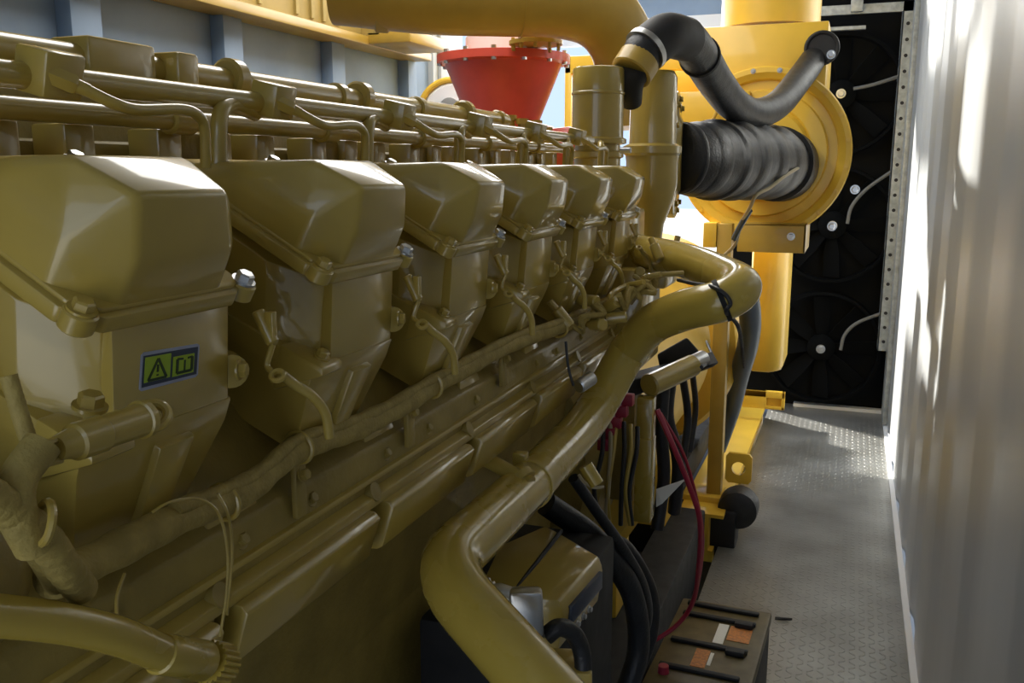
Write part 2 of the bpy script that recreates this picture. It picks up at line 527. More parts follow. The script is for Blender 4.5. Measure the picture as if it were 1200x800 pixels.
def cyl_head(k):
    bm = nb()
    # upper block set back behind the machined pad, near corner cut away
    P = []
    for x, z in ((-0.023, -0.010), (-0.030, -0.076)):
        P += [(x, 0.042, z), (x, 0.146, z), (x - 0.040, 0.020, z + 0.018), (x - 0.012, 0.150, z)]
    P += [(-0.18, 0.018, 0.085), (-0.18, 0.150, 0.085), (-0.20, 0.018, -0.02), (-0.20, 0.150, -0.02), (-0.10, 0.018, 0.03), (-0.10, 0.150, 0.03)]
    hull(bm, [wq(*p, k) for p in P], 0.0025)
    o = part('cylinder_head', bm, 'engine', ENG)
    bm = nb()
    hull(bm, [wq(*p, k) for p in [(-0.0135, y_, -0.008) for y_ in (0.040, 0.146)] + [(-0.0185, y_, -0.077) for y_ in (0.040, 0.146)] +
              [(-0.03, y_, -0.008) for y_ in (0.046, 0.140)] + [(-0.05, y_, -0.077) for y_ in (0.046, 0.140)]], 0.0012)
    part('machined_pad', bm, 'pad', o)
    bm = nb()   # lower block tapering inwards
    P = []
    for x, z, y0, y1 in ((-0.0185, -0.077, 0.016, 0.150), (-0.025, -0.094, 0.016, 0.150), (-0.054, -0.160, 0.034, 0.128)):
        P += [(x, y0, z), (x, y1, z), (x - 0.15, y0, z + 0.07), (x - 0.15, y1, z + 0.07)]
    hull(bm, [wq(*p, k) for p in P], 0.0025)
    hull(bm, [wq(*p, k) for p in ((-0.019, 0.078, -0.094), (-0.019, 0.112, -0.094), (-0.04, 0.078, -0.084), (-0.04, 0.112, -0.084),
                                  (-0.042, 0.078, -0.150), (-0.042, 0.104, -0.150), (-0.07, 0.078, -0.150), (-0.07, 0.104, -0.150))], 0.002)
    part('lower_block', bm, 'engine', o)
    bm = nb()   # ledge with lug at the pad's near foot
    hull(bm, [wq(*p, k) for p in ((-0.010, 0.014, -0.077), (-0.014, 0.052, -0.078), (-0.05, 0.014, -0.060), (-0.05, 0.052, -0.060),
                                  (-0.010, 0.014, -0.084), (-0.014, 0.052, -0.085), (-0.06, 0.014, -0.10), (-0.06, 0.052, -0.10))], 0.002)
    part('foot_ledge', bm, 'engine', o)
    bm = nb(); cyl(bm, wq(-0.016, 0.148, -0.058, k), wq(-0.030, 0.160, -0.058, k), 0.012, 18)
    part('foot_lug', bm, 'engine', o)
    for x_, y_, z_, d_ in ((-0.022, 0.032, -0.072, WD), (-0.012, 0.150, -0.057, Vector((0.9, 0.3, 0)))):
        bm = nb(); hexbolt(bm, wq(x_, y_, z_, k), d_, 0.0055, 0.006); part('head_bolt', bm, 'engine', o)
    return o


heads = []
for k in range(6):
    rocker_cover(k); heads.append(cyl_head(k))

# --- warning label on the first head
hd = heads[0]
lab = nb(); Xl = -0.400
A_, B_, C_, D_ = [at(*q, X=Xl) for q in ((163, 413), (232, 402), (232, 441), (163, 459))]


def quadpt(s, t, off=0.0):
    p = (A_ * (1 - s) + B_ * s) * (1 - t) + (D_ * (1 - s) + C_ * s) * t
    # follow the slightly raked pad
    zz = (p.z - O.z); p = Vector((O.x - 0.0135 - (-(zz) - 0.008) / 0.069 * 0.005 + 0.0007 + off, p.y, p.z))
    return p


def decal(bm, poly, off):
    vs = [bm.verts.new(quadpt(s, t, off)) for s, t in poly]
    vb = [bm.verts.new(quadpt(s, t, off - 0.0004)) for s, t in poly]
    bm.faces.new(vs); bm.faces.new(vb[::-1])
    n = len(vs)
    for i in range(n): bm.faces.new((vs[i], vb[i], vb[(i + 1) % n], vs[(i + 1) % n]))


def rect(s0, s1, t0, t1): return [(s0, t0), (s1, t0), (s1, t1), (s0, t1)]
bm = nb(); decal(bm, [(0.04, 0), (0.96, 0), (1, 0.06), (1, 0.94), (0.96, 1), (0.04, 1), (0, 0.94), (0, 0.06)], 0.0)
wlab = part('warning_label', bm, 'lbl_edge', hd, label='small blue-grey warning label with green panels')
bm = nb(); decal(bm, rect(0.035, 0.965, 0.09, 0.91), 0.0003); part('label_field', bm, 'lbl_blue', hd)
bm = nb(); decal(bm, rect(0.06, 0.485, 0.14, 0.80), 0.0006); decal(bm, rect(0.525, 0.90, 0.26, 0.82), 0.0006); part('label_panels', bm, 'lbl_green', hd)
bm = nb()
def stroke(bm, p, q, w, off=0.0009):
    (x0, y0), (x1, y1) = p, q; dx, dy = x1 - x0, (y1 - y0) * 0.55; L = math.hypot(dx, dy); nx, ny = -dy / L * w, dx / L * w / 0.55
    decal(bm, [(x0 + nx, y0 + ny), (x1 + nx, y1 + ny), (x1 - nx, y1 - ny), (x0 - nx, y0 - ny)], off)
stroke(bm, (0.12, 0.76), (0.27, 0.22), 0.018); stroke(bm, (0.42, 0.76), (0.27, 0.22), 0.018); stroke(bm, (0.12, 0.76), (0.42, 0.76), 0.018)
stroke(bm, (0.27, 0.38), (0.27, 0.58), 0.016); stroke(bm, (0.27, 0.64), (0.27, 0.68), 0.016)
stroke(bm, (0.60, 0.34), (0.60, 0.74), 0.022); stroke(bm, (0.60, 0.74), (0.86, 0.74), 0.022); stroke(bm, (0.86, 0.34), (0.86, 0.74), 0.022)
stroke(bm, (0.73, 0.40), (0.73, 0.72), 0.014); stroke(bm, (0.60, 0.34), (0.70, 0.36), 0.016); stroke(bm, (0.78, 0.36), (0.86, 0.34), 0.016)
part('label_symbols', bm, 'lbl_dark', hd)

# --- fuel rail and blocks on top of the near bank
XF = -0.5; ZF = H + 0.064
blocks = [0.468, 0.714, 0.958, 1.20, 1.44, 1.68]
bm = nb(); cyl(bm, (XF - 0.005, 0.15, ZF - 0.004), (XF - 0.005, 1.80, ZF - 0.004), 0.0088, 18); part('fuel_rail', bm, 'engine', ENG)
for yb in blocks:
    bm = nb(); mt = Matrix.Translation((XF + 0.002, yb, ZF)) @ Matrix.Rotation(math.radians(14), 4, 'Y')
    box(bm, -0.014, 0.014, -0.016, 0.016, -0.016, 0.014, 0.0025, mt)
    blk = part('rail_block', bm, 'engine', ENG)
    bm = nb(); p0 = Vector((XF + 0.010, yb - 0.010, ZF - 0.003)); q = Vector((0.014, 0.022, -0.010)).normalized()
    lathe(bm, p0, q, [(0, 0.0072), (0.016, 0.0072), (0.018, 0.006)], 6); lathe(bm, p0, q, [(0.017, 0.005), (0.026, 0.0045)], 14)
    part('union_nut', bm, 'engine', blk)
    bm = nb(); e = p0 + q * 0.024
    tube(bm, smooth([e, e + Vector((0.008, 0.016, -0.008)), e + Vector((0.010, 0.036, -0.011)), e + Vector((0.010, 0.080, -0.008)), e + Vector((0.010, 0.098, -0.012)),
                     e + Vector((0.009, 0.105, -0.022)), e + Vector((0.006, 0.107, -0.050))], 6), 0.0042, 12)
    part('fuel_line', bm, 'engine', ENG)
    bm = nb(); e2 = Vector((XF + 0.006, yb + 0.158, ZF - 0.075))
    tube(bm, fillet([e2, e2 + Vector((0, 0.006, 0.058)), e2 + Vector((-0.008, 0.030, 0.068)), e2 + Vector((-0.018, 0.080, 0.062))], 0.014, 6), 0.0070, 12)
    part('return_line', bm, 'engine', ENG)
# second thinner rail lower behind
bm = nb(); cyl(bm, (-0.555, 0.15, H + 0.043), (-0.555, 1.80, H + 0.043), 0.0085, 16)
for yb in (0.30, 0.54, 0.78, 1.02, 1.26, 1.50): cyl(bm, (-0.555, yb + 0.10, H + 0.043), (-0.555, yb + 0.13, H + 0.043), 0.0125, 14, ch=0.002)
part('return_rail', bm, 'engine', ENG)
# water manifold on the valley side with bosses
zm = H + 0.110; xm = -0.75
bm = nb(); cyl(bm, (xm, 0.2, zm), (xm, 1.95, zm), 0.017, 22)
for yy in (0.74, 0.985, 1.23, 1.305, 1.50, 1.72, 1.90): cyl(bm, (xm, yy, zm), (xm, yy + 0.022, zm), 0.0215, 22, ch=0.003)
part('water_manifold', bm, 'engine', ENG)
for yy in (0.985, 1.305, 1.72):
    bm = nb(); cyl(bm, (xm + 0.003, yy - 0.014, zm + 0.004), (xm + 0.003, yy + 0.010, zm + 0.004), 0.025, 24, ch=0.004)
    part('manifold_boss', bm, 'engine', ENG)
bm = nb(); box(bm, xm - 0.03, xm + 0.022, 0.735, 0.83, zm - 0.02, zm + 0.024, 0.004); box(bm, xm - 0.01, xm + 0.035, 0.85, 0.885, zm - 0.02, zm + 0.021, 0.004)
part('manifold_block', bm, 'engine', ENG)
bm = nb(); box(bm, -0.80, -0.60, 0.15, 1.82, 1.42, H + 0.025, 0.008); box(bm, -0.80, -0.69, 0.15, 1.85, 1.42, H + 0.088, 0.01)
for k in range(7):
    box(bm, -0.62, -0.575, 0.20 + k * PITCH, 0.245 + k * PITCH, 1.42, H + 0.035, 0.005)
part('valley_cover', bm, 'engine_rough', ENG)
for k in range(6):   # upright ports under the rail
    for dy in (0.0, 0.07, 0.14):
        bm = nb(); box(bm, -0.60, -0.565, 0.40 + k * PITCH + dy, 0.43 + k * PITCH + dy, 1.5, H + 0.036, 0.003)
        part('intake_port', bm, 'engine', ENG)
# far bank: its covers, only their tops could be glimpsed
for k in range(6):
    bm = nb(); y0 = 0.36 + k * PITCH
    hull(bm, [(x_, y_, z_) for x_, z_ in ((-1.22, 1.62), (-1.42, 1.52), (-1.26, 1.665), (-1.40, 1.60), (-1.22, 1.56), (-1.45, 1.46)) for y_ in (y0, y0 + 0.15)], 0.006)
    part('rocker_cover', bm, 'engine', ENG)

# --- wiring loom along the side
bm = nb()
lp = [at(60, 678, X=-0.405), at(100, 662, X=-0.412), at(200, 612, X=-0.418), at(290, 572, X=-0.425), at(345, 528, X=-0.43), at(400, 508, X=-0.432), at(450, 486, X=-0.43), at(500, 456, X=-0.43),
      at(555, 425, X=-0.43), at(605, 400, X=-0.425), at(650, 385, X=-0.42), at(700, 362, X=-0.42), at(745, 342, X=-0.42)]
tube(bm, smooth(lp, 10), 0.0115, 18, rf=lambda t: 1 + 0.06 * math.sin(t * 60) + 0.04 * math.sin(t * 171))
LOOM = part('wiring_loom', bm, 'loom', ENG, ang=80)
bm = nb()
q = smooth([p + Vector((0.004, 0.0, 0.010)) for p in lp[2:]], 8)
tube(bm, q, 0.0055, 10, rf=lambda t: 1 + 0.12 * math.sin(t * 90)); part('loom_branch', bm, 'loom', ENG, ang=80)
for px, py, X_ in ((262, 588, -0.424), (350, 524, -0.43), (505, 452, -0.43), (655, 385, -0.42)):
    p = at(px, py, X=X_); bm = nb(); torus(bm, p, Vector((0.0, 1, 0.03)), 0.0135, 0.0022, 24, 8); part('cable_tie', bm, 'engine', LOOM)
# loom clamps down to the block
for px, py in ((350, 540), (480, 470), (590, 410)):
    p = at(px, py, X=-0.432); bm = nb()
    box(bm, p.x - 0.004, p.x + 0.002, p.y - 0.008, p.y + 0.008, p.z - 0.05, p.z, 0.0015)
    hexbolt(bm, p + Vector((0.003, 0, -0.012)), (1, 0, 0.3), 0.005, 0.006); part('loom_clamp', bm, 'engine_rough', ENG)
# studs / bolts in the groove under the loom
for k in range(6):
    for dy in (0.0, 0.10):
        bm = nb(); hexbolt(bm, (-0.442, 0.56 + dy + (k - 1) * PITCH, 1.309), (1, 0, 0.6), 0.0055, 0.007); part('block_bolt', bm, 'engine_rough', ENG)
    bm = nb(); yy = 0.518 + k * PITCH
    cyl(bm, (-0.458, yy, 1.272), (-0.43, yy + 0.002, 1.284), 0.010, 14); cyl(bm, (-0.444, yy, 1.274), (-0.462, yy - 0.002, 1.205), 0.0085, 14)
    part('drain_stub', bm, 'engine_rough', ENG)
# loops of thin wire hanging off the loom
for pts in ([(178, 600, -.40), (200, 588, -.395), (232, 584, -.395), (255, 600, -.395), (266, 640, -.395), (266, 690, -.40), (258, 745, -.41)],
            [(255, 578, -.40), (268, 606, -.396), (272, 650, -.40), (266, 720, -.41)],
            [(146, 672, -.395), (137, 700, -.39), (138, 730, -.385), (143, 750, -.38)]):
    bm = nb(); tube(bm, smooth([at(x_, y_, X=X_) for x_, y_, X_ in pts], 8), 0.0011, 8); part('tie_wire', bm, 'engine', ENG)

# --- sensor leads in each gap: plug, link, curved lead down into the loom
for k in range(6):
    ko = Vector((0, k * PITCH, 0))
    def g(x_, y_, Y_): return at(x_, y_, Y=Y_) + ko
    p0 = g(302, 364, .55); p1 = g(320, 402, .55)
    dd = (p1 - p0).normalized(); bm = nb()
    cyl(bm, p0, p1, 0.0050, 14, ch=0.001); box(bm, -.0035, .0035, -.003, .003, -.012, .012, .001, Matrix.Translation((p0 + p1) / 2 + Vector((.005, 0, 0))))
    pl = part('injector_plug', bm, 'engine', ENG)
    bm = nb(); tube(bm, smooth([p1, g(317, 412, .55), g(313, 428, .548), g(321, 438, .546)], 6), 0.0024, 10)
    bx = g(325, 440, .545); torus(bm, bx, cU * .8 - cF, 0.0045, 0.0022, 20, 8)
    tube(bm, smooth([bx + Vector((0.001, .004, 0)), g(345, 450, .56), g(366, 464, .57), g(381, 484, .58), g(386, 512, .585)], 8), 0.0040, 12)
    part('injector_lead', bm, 'engine', ENG)

# --- near plug and looms at the lower left
ax0 = at(58, 528, X=-0.352); ax1 = at(170, 490, X=-0.352); dd = (ax1 - ax0).normalized(); LL = (ax1 - ax0).length
bm = nb(); lathe(bm, ax0, dd, [(0.004, 0.006), (LL * .22, 0.0078), (LL * .24, 0.0095), (LL * .5, 0.0098), (LL * .52, 0.0088), (LL * .93, 0.0092), (LL * .94, 0.0105), (LL, 0.0105)], 24)
pg = part('sensor_plug', bm, 'engine', ENG)
bm = nb(); torus(bm, ax1 + dd * 0.006, cU * 0.75 - cF + cR * 0.3, 0.0075, 0.0030, 28, 10); part('plug_eye', bm, 'engine', pg)
bm = nb()
for o_ in (0.004, -0.001, -0.006):
    tube(bm, smooth([ax0 + dd * 0.006 + Vector((0, 0, o_)), ax0 - dd * 0.012 + Vector((0, -.002, o_ * .8)), at(30, 545, X=-0.352) + Vector((0, 0, o_ * .4))], 6), 0.0022, 8)
part('plug_wires', bm, 'engine', pg)
for pts, r_ in (([(50, 520, -.352), (22, 560, -.352), (20, 600, -.35), (40, 640, -.352)], 0.0088), ([(-30, 570, -.35), (10, 596, -.35), (50, 630, -.352), (75, 665, -.36), (95, 690, -.37)], 0.0085),
                ([(-40, 560, -.36), (0, 590, -.36), (45, 640, -.365), (70, 680, -.375)], 0.008), ([(10, 440, -.37), (25, 490, -.365), (40, 535, -.36)], 0.004)):
    bm = nb(); tube(bm, smooth([at(x_, y_, X=X_) for x_, y_, X_ in pts], 14), r_, 16, rf=lambda t: 1 + 0.035 * math.sin(t * 260)); part('sensor_loom', bm, 'loom', ENG, ang=80)
p = at(52, 612, X=-0.345); bm = nb(); torus(bm, p, (0.4, 0.8, -0.3), 0.0095, 0.0022, 22, 8); part('cable_tie', bm, 'engine', ENG)
bm = nb(); hexbolt(bm, at(105, 478, X=-0.372), (0.3, 0, 1), 0.0068, 0.008); part('head_bolt', bm, 'engine', ENG)
# oil filler hose with knurled coupling
f0 = at(-60, 716, X=-0.375); f1 = at(135, 744, X=-0.36); f2 = at(190, 766, X=-0.36); f3 = at(262, 778, X=-0.358)
bm = nb(); tube(bm, smooth([f0, at(60, 728, X=-0.365), f1, f2], 8), 0.0105, 20)
dd = (f3 - f2).normalized(); LL = (f3 - f2).length
hc = part('hose_coupling', bm, 'pipe', ENG)
bm = nb(); lathe(bm, f2 - dd * 0.004, dd, [(0, 0.009), (0.002, 0.0118), (LL * .7, 0.0125), (LL * .74, 0.011)], 26)
part('coupling_sleeve', bm, 'pipe', hc)
bm = nb()
n = 60; x_, y_ = frame(dd); rings = []
for s in (LL * .74, LL * 1.0):
    rings.append([bm.verts.new(f2 + dd * s + (x_ * math.cos(2 * math.pi * i / n) + y_ * math.sin(2 * math.pi * i / n)) * (0.0132 if i % 3 else 0.0115)) for i in range(n)])
for i in range(n): bm.faces.new((rings[0][i], rings[0][(i + 1) % n], rings[1][(i + 1) % n], rings[1][i]))
bm.faces.new(rings[0][::-1]); bm.faces.new(rings[1])
part('knurled_ring', bm, 'pipe', hc, ang=20)
# rounded housing low at the left edge
bm = nb(); pc = at(-20, 700, X=-0.40); lathe(bm, pc + Vector((-0.08, 0, 0)), (1, 0, 0), [(0, 0.04), (0.06, 0.04), (0.072, 0.036), (0.078, 0.024), (0.08, 0.01)], 40)
part('end_housing', bm, 'engine_rough', ENG, ang=50)

# --- rear of engine: flywheel housing, machined blocks, wiring clutter by the last head
bm = nb(); lathe(bm, (-0.92, 1.86, 0.94), (0, 1, 0), [(0, 0.40), (0.03, 0.43), (0.26, 0.43), (0.28, 0.40)], 48)
part('flywheel_housing', bm, 'engine_rough', ENG)
bm = nb()
for x0, x1, y0, y1, z0, z1 in ((-0.50, -0.385, 1.78, 1.96, 1.20, 1.405), (-0.47, -0.35, 1.84, 1.98, 1.36, 1.43), (-0.56, -0.43, 1.82, 1.99, 1.42, 1.52)):
    box(bm, x0, x1, y0, y1, z0, z1, 0.008)
part('rear_block', bm, 'engine', ENG)
for i, (px, py, d_) in enumerate(((660, 372, 1.42), (690, 352, 1.48), (715, 358, 1.5), (735, 345, 1.55), (750, 322, 1.65), (770, 296, 1.75), (790, 296, 1.8), (700, 380, 1.45), (722, 372, 1.5))):
    bm = nb(); p = at(px, py, d=d_); v = Vector((random.uniform(-1, 1), random.uniform(-.3, 1), random.uniform(-.6, 1))).normalized()
    cyl(bm, p - v * 0.018, p + v * 0.018, 0.010, 12, ch=0.002); cyl(bm, p + v * 0.016, p + v * 0.034, 0.006, 10); part('connector', bm, 'engine', ENG)
for i in range(12):
    pts = []; x0 = random.uniform(655, 740); y0 = 395 - (x0 - 655) * 0.55
    for j in range(5): pts.append(at(x0 + j * random.uniform(4, 16), y0 - j * 7 + random.uniform(-10, 10), d=1.42 + 0.002 * (x0 - 655) + random.uniform(-.03, .03)))
    bm = nb(); tube(bm, smooth(pts, 6), 0.0048, 8); part('sensor_lead', bm, 'loom' if i % 3 else 'engine', ENG)
bm = nb(); q = at(682, 447, d=1.38); mt = Matrix.Translation(q) @ Matrix.Rotation(0.5, 4, 'Z')
cyl(bm, q + Vector((0, -.02, -.004)), q + Vector((0.012, .014, .004)), 0.011, 14, ch=.002); part('steel_plug', bm, 'steel', ENG)
bm = nb(); tube(bm, smooth([at(663, 400, d=1.36), at(666, 430, d=1.36), at(672, 452, d=1.36)], 6), 0.0022, 8); part('sensor_lead', bm, 'rubber', ENG)
# pipe support stub on the block
bm = nb(); p = at(607, 547, d=1.22); cyl(bm, p + Vector((-0.07, 0.02, 0.005)), p + Vector((0.02, -0.005, -0.02)), 0.011, 16); cyl(bm, p + Vector((0.004, 0, -0.01)), p + Vector((0.012, -0.003, -0.016)), 0.017, 16)
part('pipe_stub', bm, 'engine', ENG)

# ================================================================== coolant pipe (large cranked tube)
def px(l): return [at(x_, y_, d=d_) for x_, y_, d_ in l]
t = thing('coolant_pipe', 'thick olive-yellow cranked coolant pipe running down beside the engine', 'pipe', (-0.38, 1.2, 1.1))
cp = [(742, 292, 1.92), (800, 305, 1.74), (846, 322, 1.58), (868, 336, 1.47), (846, 352, 1.44), (800, 364, 1.49), (758, 385, 1.56), (722, 432, 1.60), (690, 490, 1.53),
      (655, 532, 1.42), (620, 567, 1.28), (588, 600, 1.17), (556, 630, 1.07), (528, 664, 0.99), (528, 702, 0.955), (556, 742, 0.925), (600, 792, 0.89), (640, 838, 0.87), (690, 900, 0.85)]
cp2 = [(758, 385, 1.56), (738, 408, 1.60), (690, 490, 1.53), (620, 567, 1.28), (512, 668, 0.98), (600, 767, 0.90), (700, 880, 0.84)]
cpw = px(cp)
bm = nb(); up = smooth(cpw[:8], 10)[:-10]; lo = fillet(smooth(px(cp2)[:4], 8)[8:-1] + px(cp2)[3:], 0.075, 12)
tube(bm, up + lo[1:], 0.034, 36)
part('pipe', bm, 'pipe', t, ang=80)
i0 = 10; p = cpw[i0]; dd = (cpw[i0 + 1] - cpw[i0 - 1]).normalized()
bm = nb(); cyl(bm, p - dd * 0.006, p + dd * 0.006, 0.0365, 36, ch=0.001); q_ = p + cU * 0.036 - cR * 0.012
box(bm, -0.010, 0.010, -0.008, 0.008, -0.006, 0.010, 0.002, Matrix.Translation(q_)); part('pipe_clamp', bm, 'pipe', t)
p = cpw[4]; dd = (cpw[5] - cpw[3]).normalized()
bm = nb(); cyl(bm, p - dd * 0.004, p + dd * 0.004, 0.0355, 36); part('clamp_band', bm, 'darkmetal', t)
bm = nb(); p = at(686, 545, d=1.48); cyl(bm, p, p + Vector((0.02, 0, -0.03)), 0.012, 14); part('mounting_tab', bm, 'pipe', t)
# black lead lying across the pipe's bend
bm = nb(); tube(bm, smooth(px([(795, 328, 1.60), (812, 332, 1.52), (835, 336, 1.42), (850, 345, 1.40), (856, 356, 1.40), (851, 366, 1.41), (866, 385, 1.5), (872, 430, 1.7)]), 8), 0.0035, 8)
w = part('sensor_wire', bm, 'rubber', None); tag(w, 'thin black wire draped across the bend of the coolant pipe', 'wire')

# ================================================================== rear top parts
t = thing('crankcase_breather', 'tall olive cylindrical breather canister standing on the engine rear', 'canister', (-0.558, 2.048, 1.55))
P = Vector((-0.558, 2.048, 1.50))
def zof(y_): return at(701, y_, d=2.05).z
bm = nb(); z0 = P.z
lathe(bm, P, (0, 0, 1), [(0, 0.053), (zof(186) - z0, 0.053), (zof(184) - z0, 0.060), (zof(178) - z0, 0.060), (zof(176) - z0, 0.052), (zof(170) - z0, 0.052), (zof(168) - z0, 0.066), (zof(163) - z0, 0.066), (zof(161) - z0, 0.0585),
                         (zof(112) - z0, 0.0585), (zof(111) - z0, 0.0605), (zof(109) - z0, 0.0605), (zof(108) - z0, 0.0585), (zof(83) - z0, 0.0585), (zof(81) - z0, 0.056), (zof(80) - z0, 0.05)], 48)
part('canister', bm, 'engine', t)
bm = nb(); p = at(733, 176, d=1.98); cyl(bm, p - Vector((0.012, 0, 0)), p + Vector((0.012, 0, 0)), 0.007, 12, ch=0.001); part('clamp_bolt', bm, 'steel', t)

t = thing('turbo_housing', 'olive turbo inlet tower with round flange behind the breather canister', 'turbocharger', (-0.47, 2.3, 1.45))
P = Vector((-0.475, 2.26, 1.34)); z0 = P.z
def zo2(y_): return at(755, y_, d=2.28).z
bm = nb()
lathe(bm, P, (0, 0, 1), [(0, 0.02), (zo2(262) - z0, 0.034), (zo2(235) - z0, 0.056), (zo2(215) - z0, 0.064), (zo2(190) - z0, 0.064), (zo2(183) - z0, 0.066), (zo2(180) - z0, 0.072), (zo2(172) - z0, 0.072), (zo2(169) - z0, 0.058), (zo2(95) - z0, 0.056), (zo2(88) - z0, 0.048)], 40)
part('inlet_tower', bm, 'engine', t)
c = at(793, 182, d=2.5)
bm = nb(); ax = Vector((1, 0.12, 0)).normalized()
lathe(bm, c - ax * 0.10, ax, [(0, 0.08), (0.06, 0.10), (0.078, 0.165), (0.082, 0.172), (0.10, 0.172), (0.104, 0.165), (0.106, 0.11), (0.115, 0.095)], 48)
part('compressor_flange', bm, 'engine', t)
for i in range(12):
    bm = nb(); a = 2 * math.pi * i / 12; x_, y_ = frame(ax); hexbolt(bm, c + ax * 0.004 + (x_ * math.cos(a) + y_ * math.sin(a)) * 0.15, ax, 0.008, 0.008)
    part('flange_bolt', bm, 'engine', t)
bm = nb(); box(bm, -0.70, -0.50, 1.98, 2.30, 1.20, 1.34, 0.02); cyl(bm, (-0.56, 2.05, 1.2), (-0.56, 2.05, 1.52), 0.05, 24)
part('mounting_pedestal', bm, 'engine', t)

# black intake hose
t = thing('intake_hose', 'fat ribbed black rubber hose between turbo flange and round yellow housing', 'hose', at(850, 230, d=3))
hp = smooth(px([(792, 185, 2.50), (818, 187, 2.57), (846, 188, 2.76), (876, 189, 3.08), (904, 191, 3.5), (926, 197, 3.92)]), 12)
bm = nb()
def ribs(tt):
    s = (tt * 7.0) % 1.0
    return 1.0 + 0.10 * (1 if tt > 0.3 else 0.35) * max(0, math.sin(2 * math.pi * s)) ** 0.5 if tt < 0.93 else 1.02
def dens(P, k=3):
    out = []
    for a, b in zip(P, P[1:]):
        for j in range(k): out.append(a.lerp(b, j / k))
    out.append(P[-1]); return out
tube(bm, dens(hp), [0.094, 0.138], 40, rf=ribs); part('hose', bm, 'rubber', t, ang=60)
dd = (hp[1] - hp[0]).normalized(); bm = nb(); cyl(bm, hp[0] + dd * 0.01, hp[0] + dd * 0.035, 0.099, 40, ch=0.001); part('hose_clamp', bm, 'darkmetal', t)
bm = nb(); i1 = int(len(hp) * .82); dd = (hp[i1 + 1] - hp[i1]).normalized(); cyl(bm, hp[i1], hp[i1] + dd * 0.03, 0.147, 40); part('hose_clamp', bm, 'rubber_matt', t)
for px_, py_ in ((918, 186), (922, 204)):
    bm = nb(); p = at(px_, py_, d=3.35); cyl(bm, p, p + Vector((0.03, -0.02, 0)), 0.012, 10); part('clamp_screw', bm, 'steel', t)

# ---------- round air cleaner housing
YD = 3.98
cen = at(893, 180, Y=YD)
R0 = (at(1000, 180, Y=YD) - cen).length * 0.99
t = thing('air_cleaner', 'large round yellow air cleaner housing with bolted rim', 'air cleaner', cen + Vector((0, 0.2, -R0)))
bm = nb()
lathe(bm, cen + Vector((0, 0.62, 0)), (0, -1, 0), [(0.3, R0 * .93), (0.5, R0 * .95), (0.56, R0 * .97), (0.575, R0), (0.605, R0), (0.612, R0 * .985), (0.614, R0 * .93), (0.60, R0 * .86), (0.585, R0 * .84), (0.585, R0 * .74), (0.605, R0 * .72),
                                                 (0.605, R0 * .56), (0.60, R0 * .54), (0.64, R0 * .50), (0.645, R0 * .40), (0.645, R0 * .1)], 72)
part('drum', bm, 'yellow', t)
for i in range(20):
    a = 2 * math.pi * (i + .5) / 20
    bm = nb(); hexbolt(bm, cen + Vector((math.cos(a) * R0 * .955, 0.008, math.sin(a) * R0 * .955)), (0, -1, 0), 0.008, 0.009); part('rim_bolt', bm, 'steel' if 2 < i < 8 else 'yellow', t)
for (px_, py_) in ((948, 204), (975, 130)):
    pass
bm = nb(); p = at(962, 235, Y=3.96)
for px_, py_ in ((1002, 222), (975, 265)):
    p = at(px_, py_, Y=3.95); bm2 = nb(); hexbolt(bm2, p, (0, -1, 0), 0.014, 0.03); part('clip_bolt', bm2, 'steel', t)
bm.free()

# ---------- yellow plenum box above with vertical duct
t = thing('plenum_box', 'square yellow plenum box above the round air cleaner', 'box', at(890, 60, Y=4.2))
a = at(822, 36, Y=4.03); b = at(972, 24, Y=4.03); c = at(974, 130, Y=4.03)
bm = nb(); box(bm, a.x, b.x, 4.03, 4.6, 1.70, b.z, 0.006); part('box', bm, 'yellow', t)
h = at(963, 56, Y=4.02)
bm = nb(); torus(bm, h + Vector((0, .008, 0)), (0, 1, 0), 0.062, 0.008, 28, 8); lathe(bm, h + Vector((0, 0.012, 0)), (0, -1, 0), [(0, .062), (.004, .062)], 28); part('hose_port', bm, 'rubber_matt', t)
bm = nb(); hexbolt(bm, at(974, 64, Y=4.0), (0, -1, 0), 0.013, 0.02); part('bolt', bm, 'steel', t)
t2 = thing('vertical_duct', 'yellow vertical round duct rising from the plenum box to the ceiling', 'duct', at(903, 25, Y=4.3))
a = at(846, 20, Y=4.3); b = at(962, 20, Y=4.3); r_ = (b - a).length / 2; m_ = (a + b) / 2
bm = nb(); lathe(bm, (m_.x, 4.3, at(903, 28, Y=4.3).z - 0.02), (0, 0, 1), [(0, r_ + .0), (0.015, r_), (0.6, r_), (0.66, r_ * .98)], 48); part('duct_tube', bm, 'yellow', t2)
# side panel left of the air cleaner
a = at(776, 78, Y=3.9); b = at(846, 150, Y=3.9)
t3 = thing('side_panel', 'yellow folded panel standing left of the round air cleaner', 'panel', ((a.x + b.x) / 2, 4.0, b.z))
bm = nb(); box(bm, a.x, b.x + 0.1, 3.97, 4.0, b.z - 0.02, a.z - 0.10, 0.006); box(bm, a.x, a.x + 0.03, 3.97, 4.5, b.z - 0.02, a.z - 0.10, 0.006); part('sheet', bm, 'yellow', t3)
bm = nb(); q0 = at(830, 150, Y=3.94); q1 = at(846, 120, Y=3.94); cyl(bm, q0, q1, 0.008, 10); part('stay', bm, 'exhaust', t3)

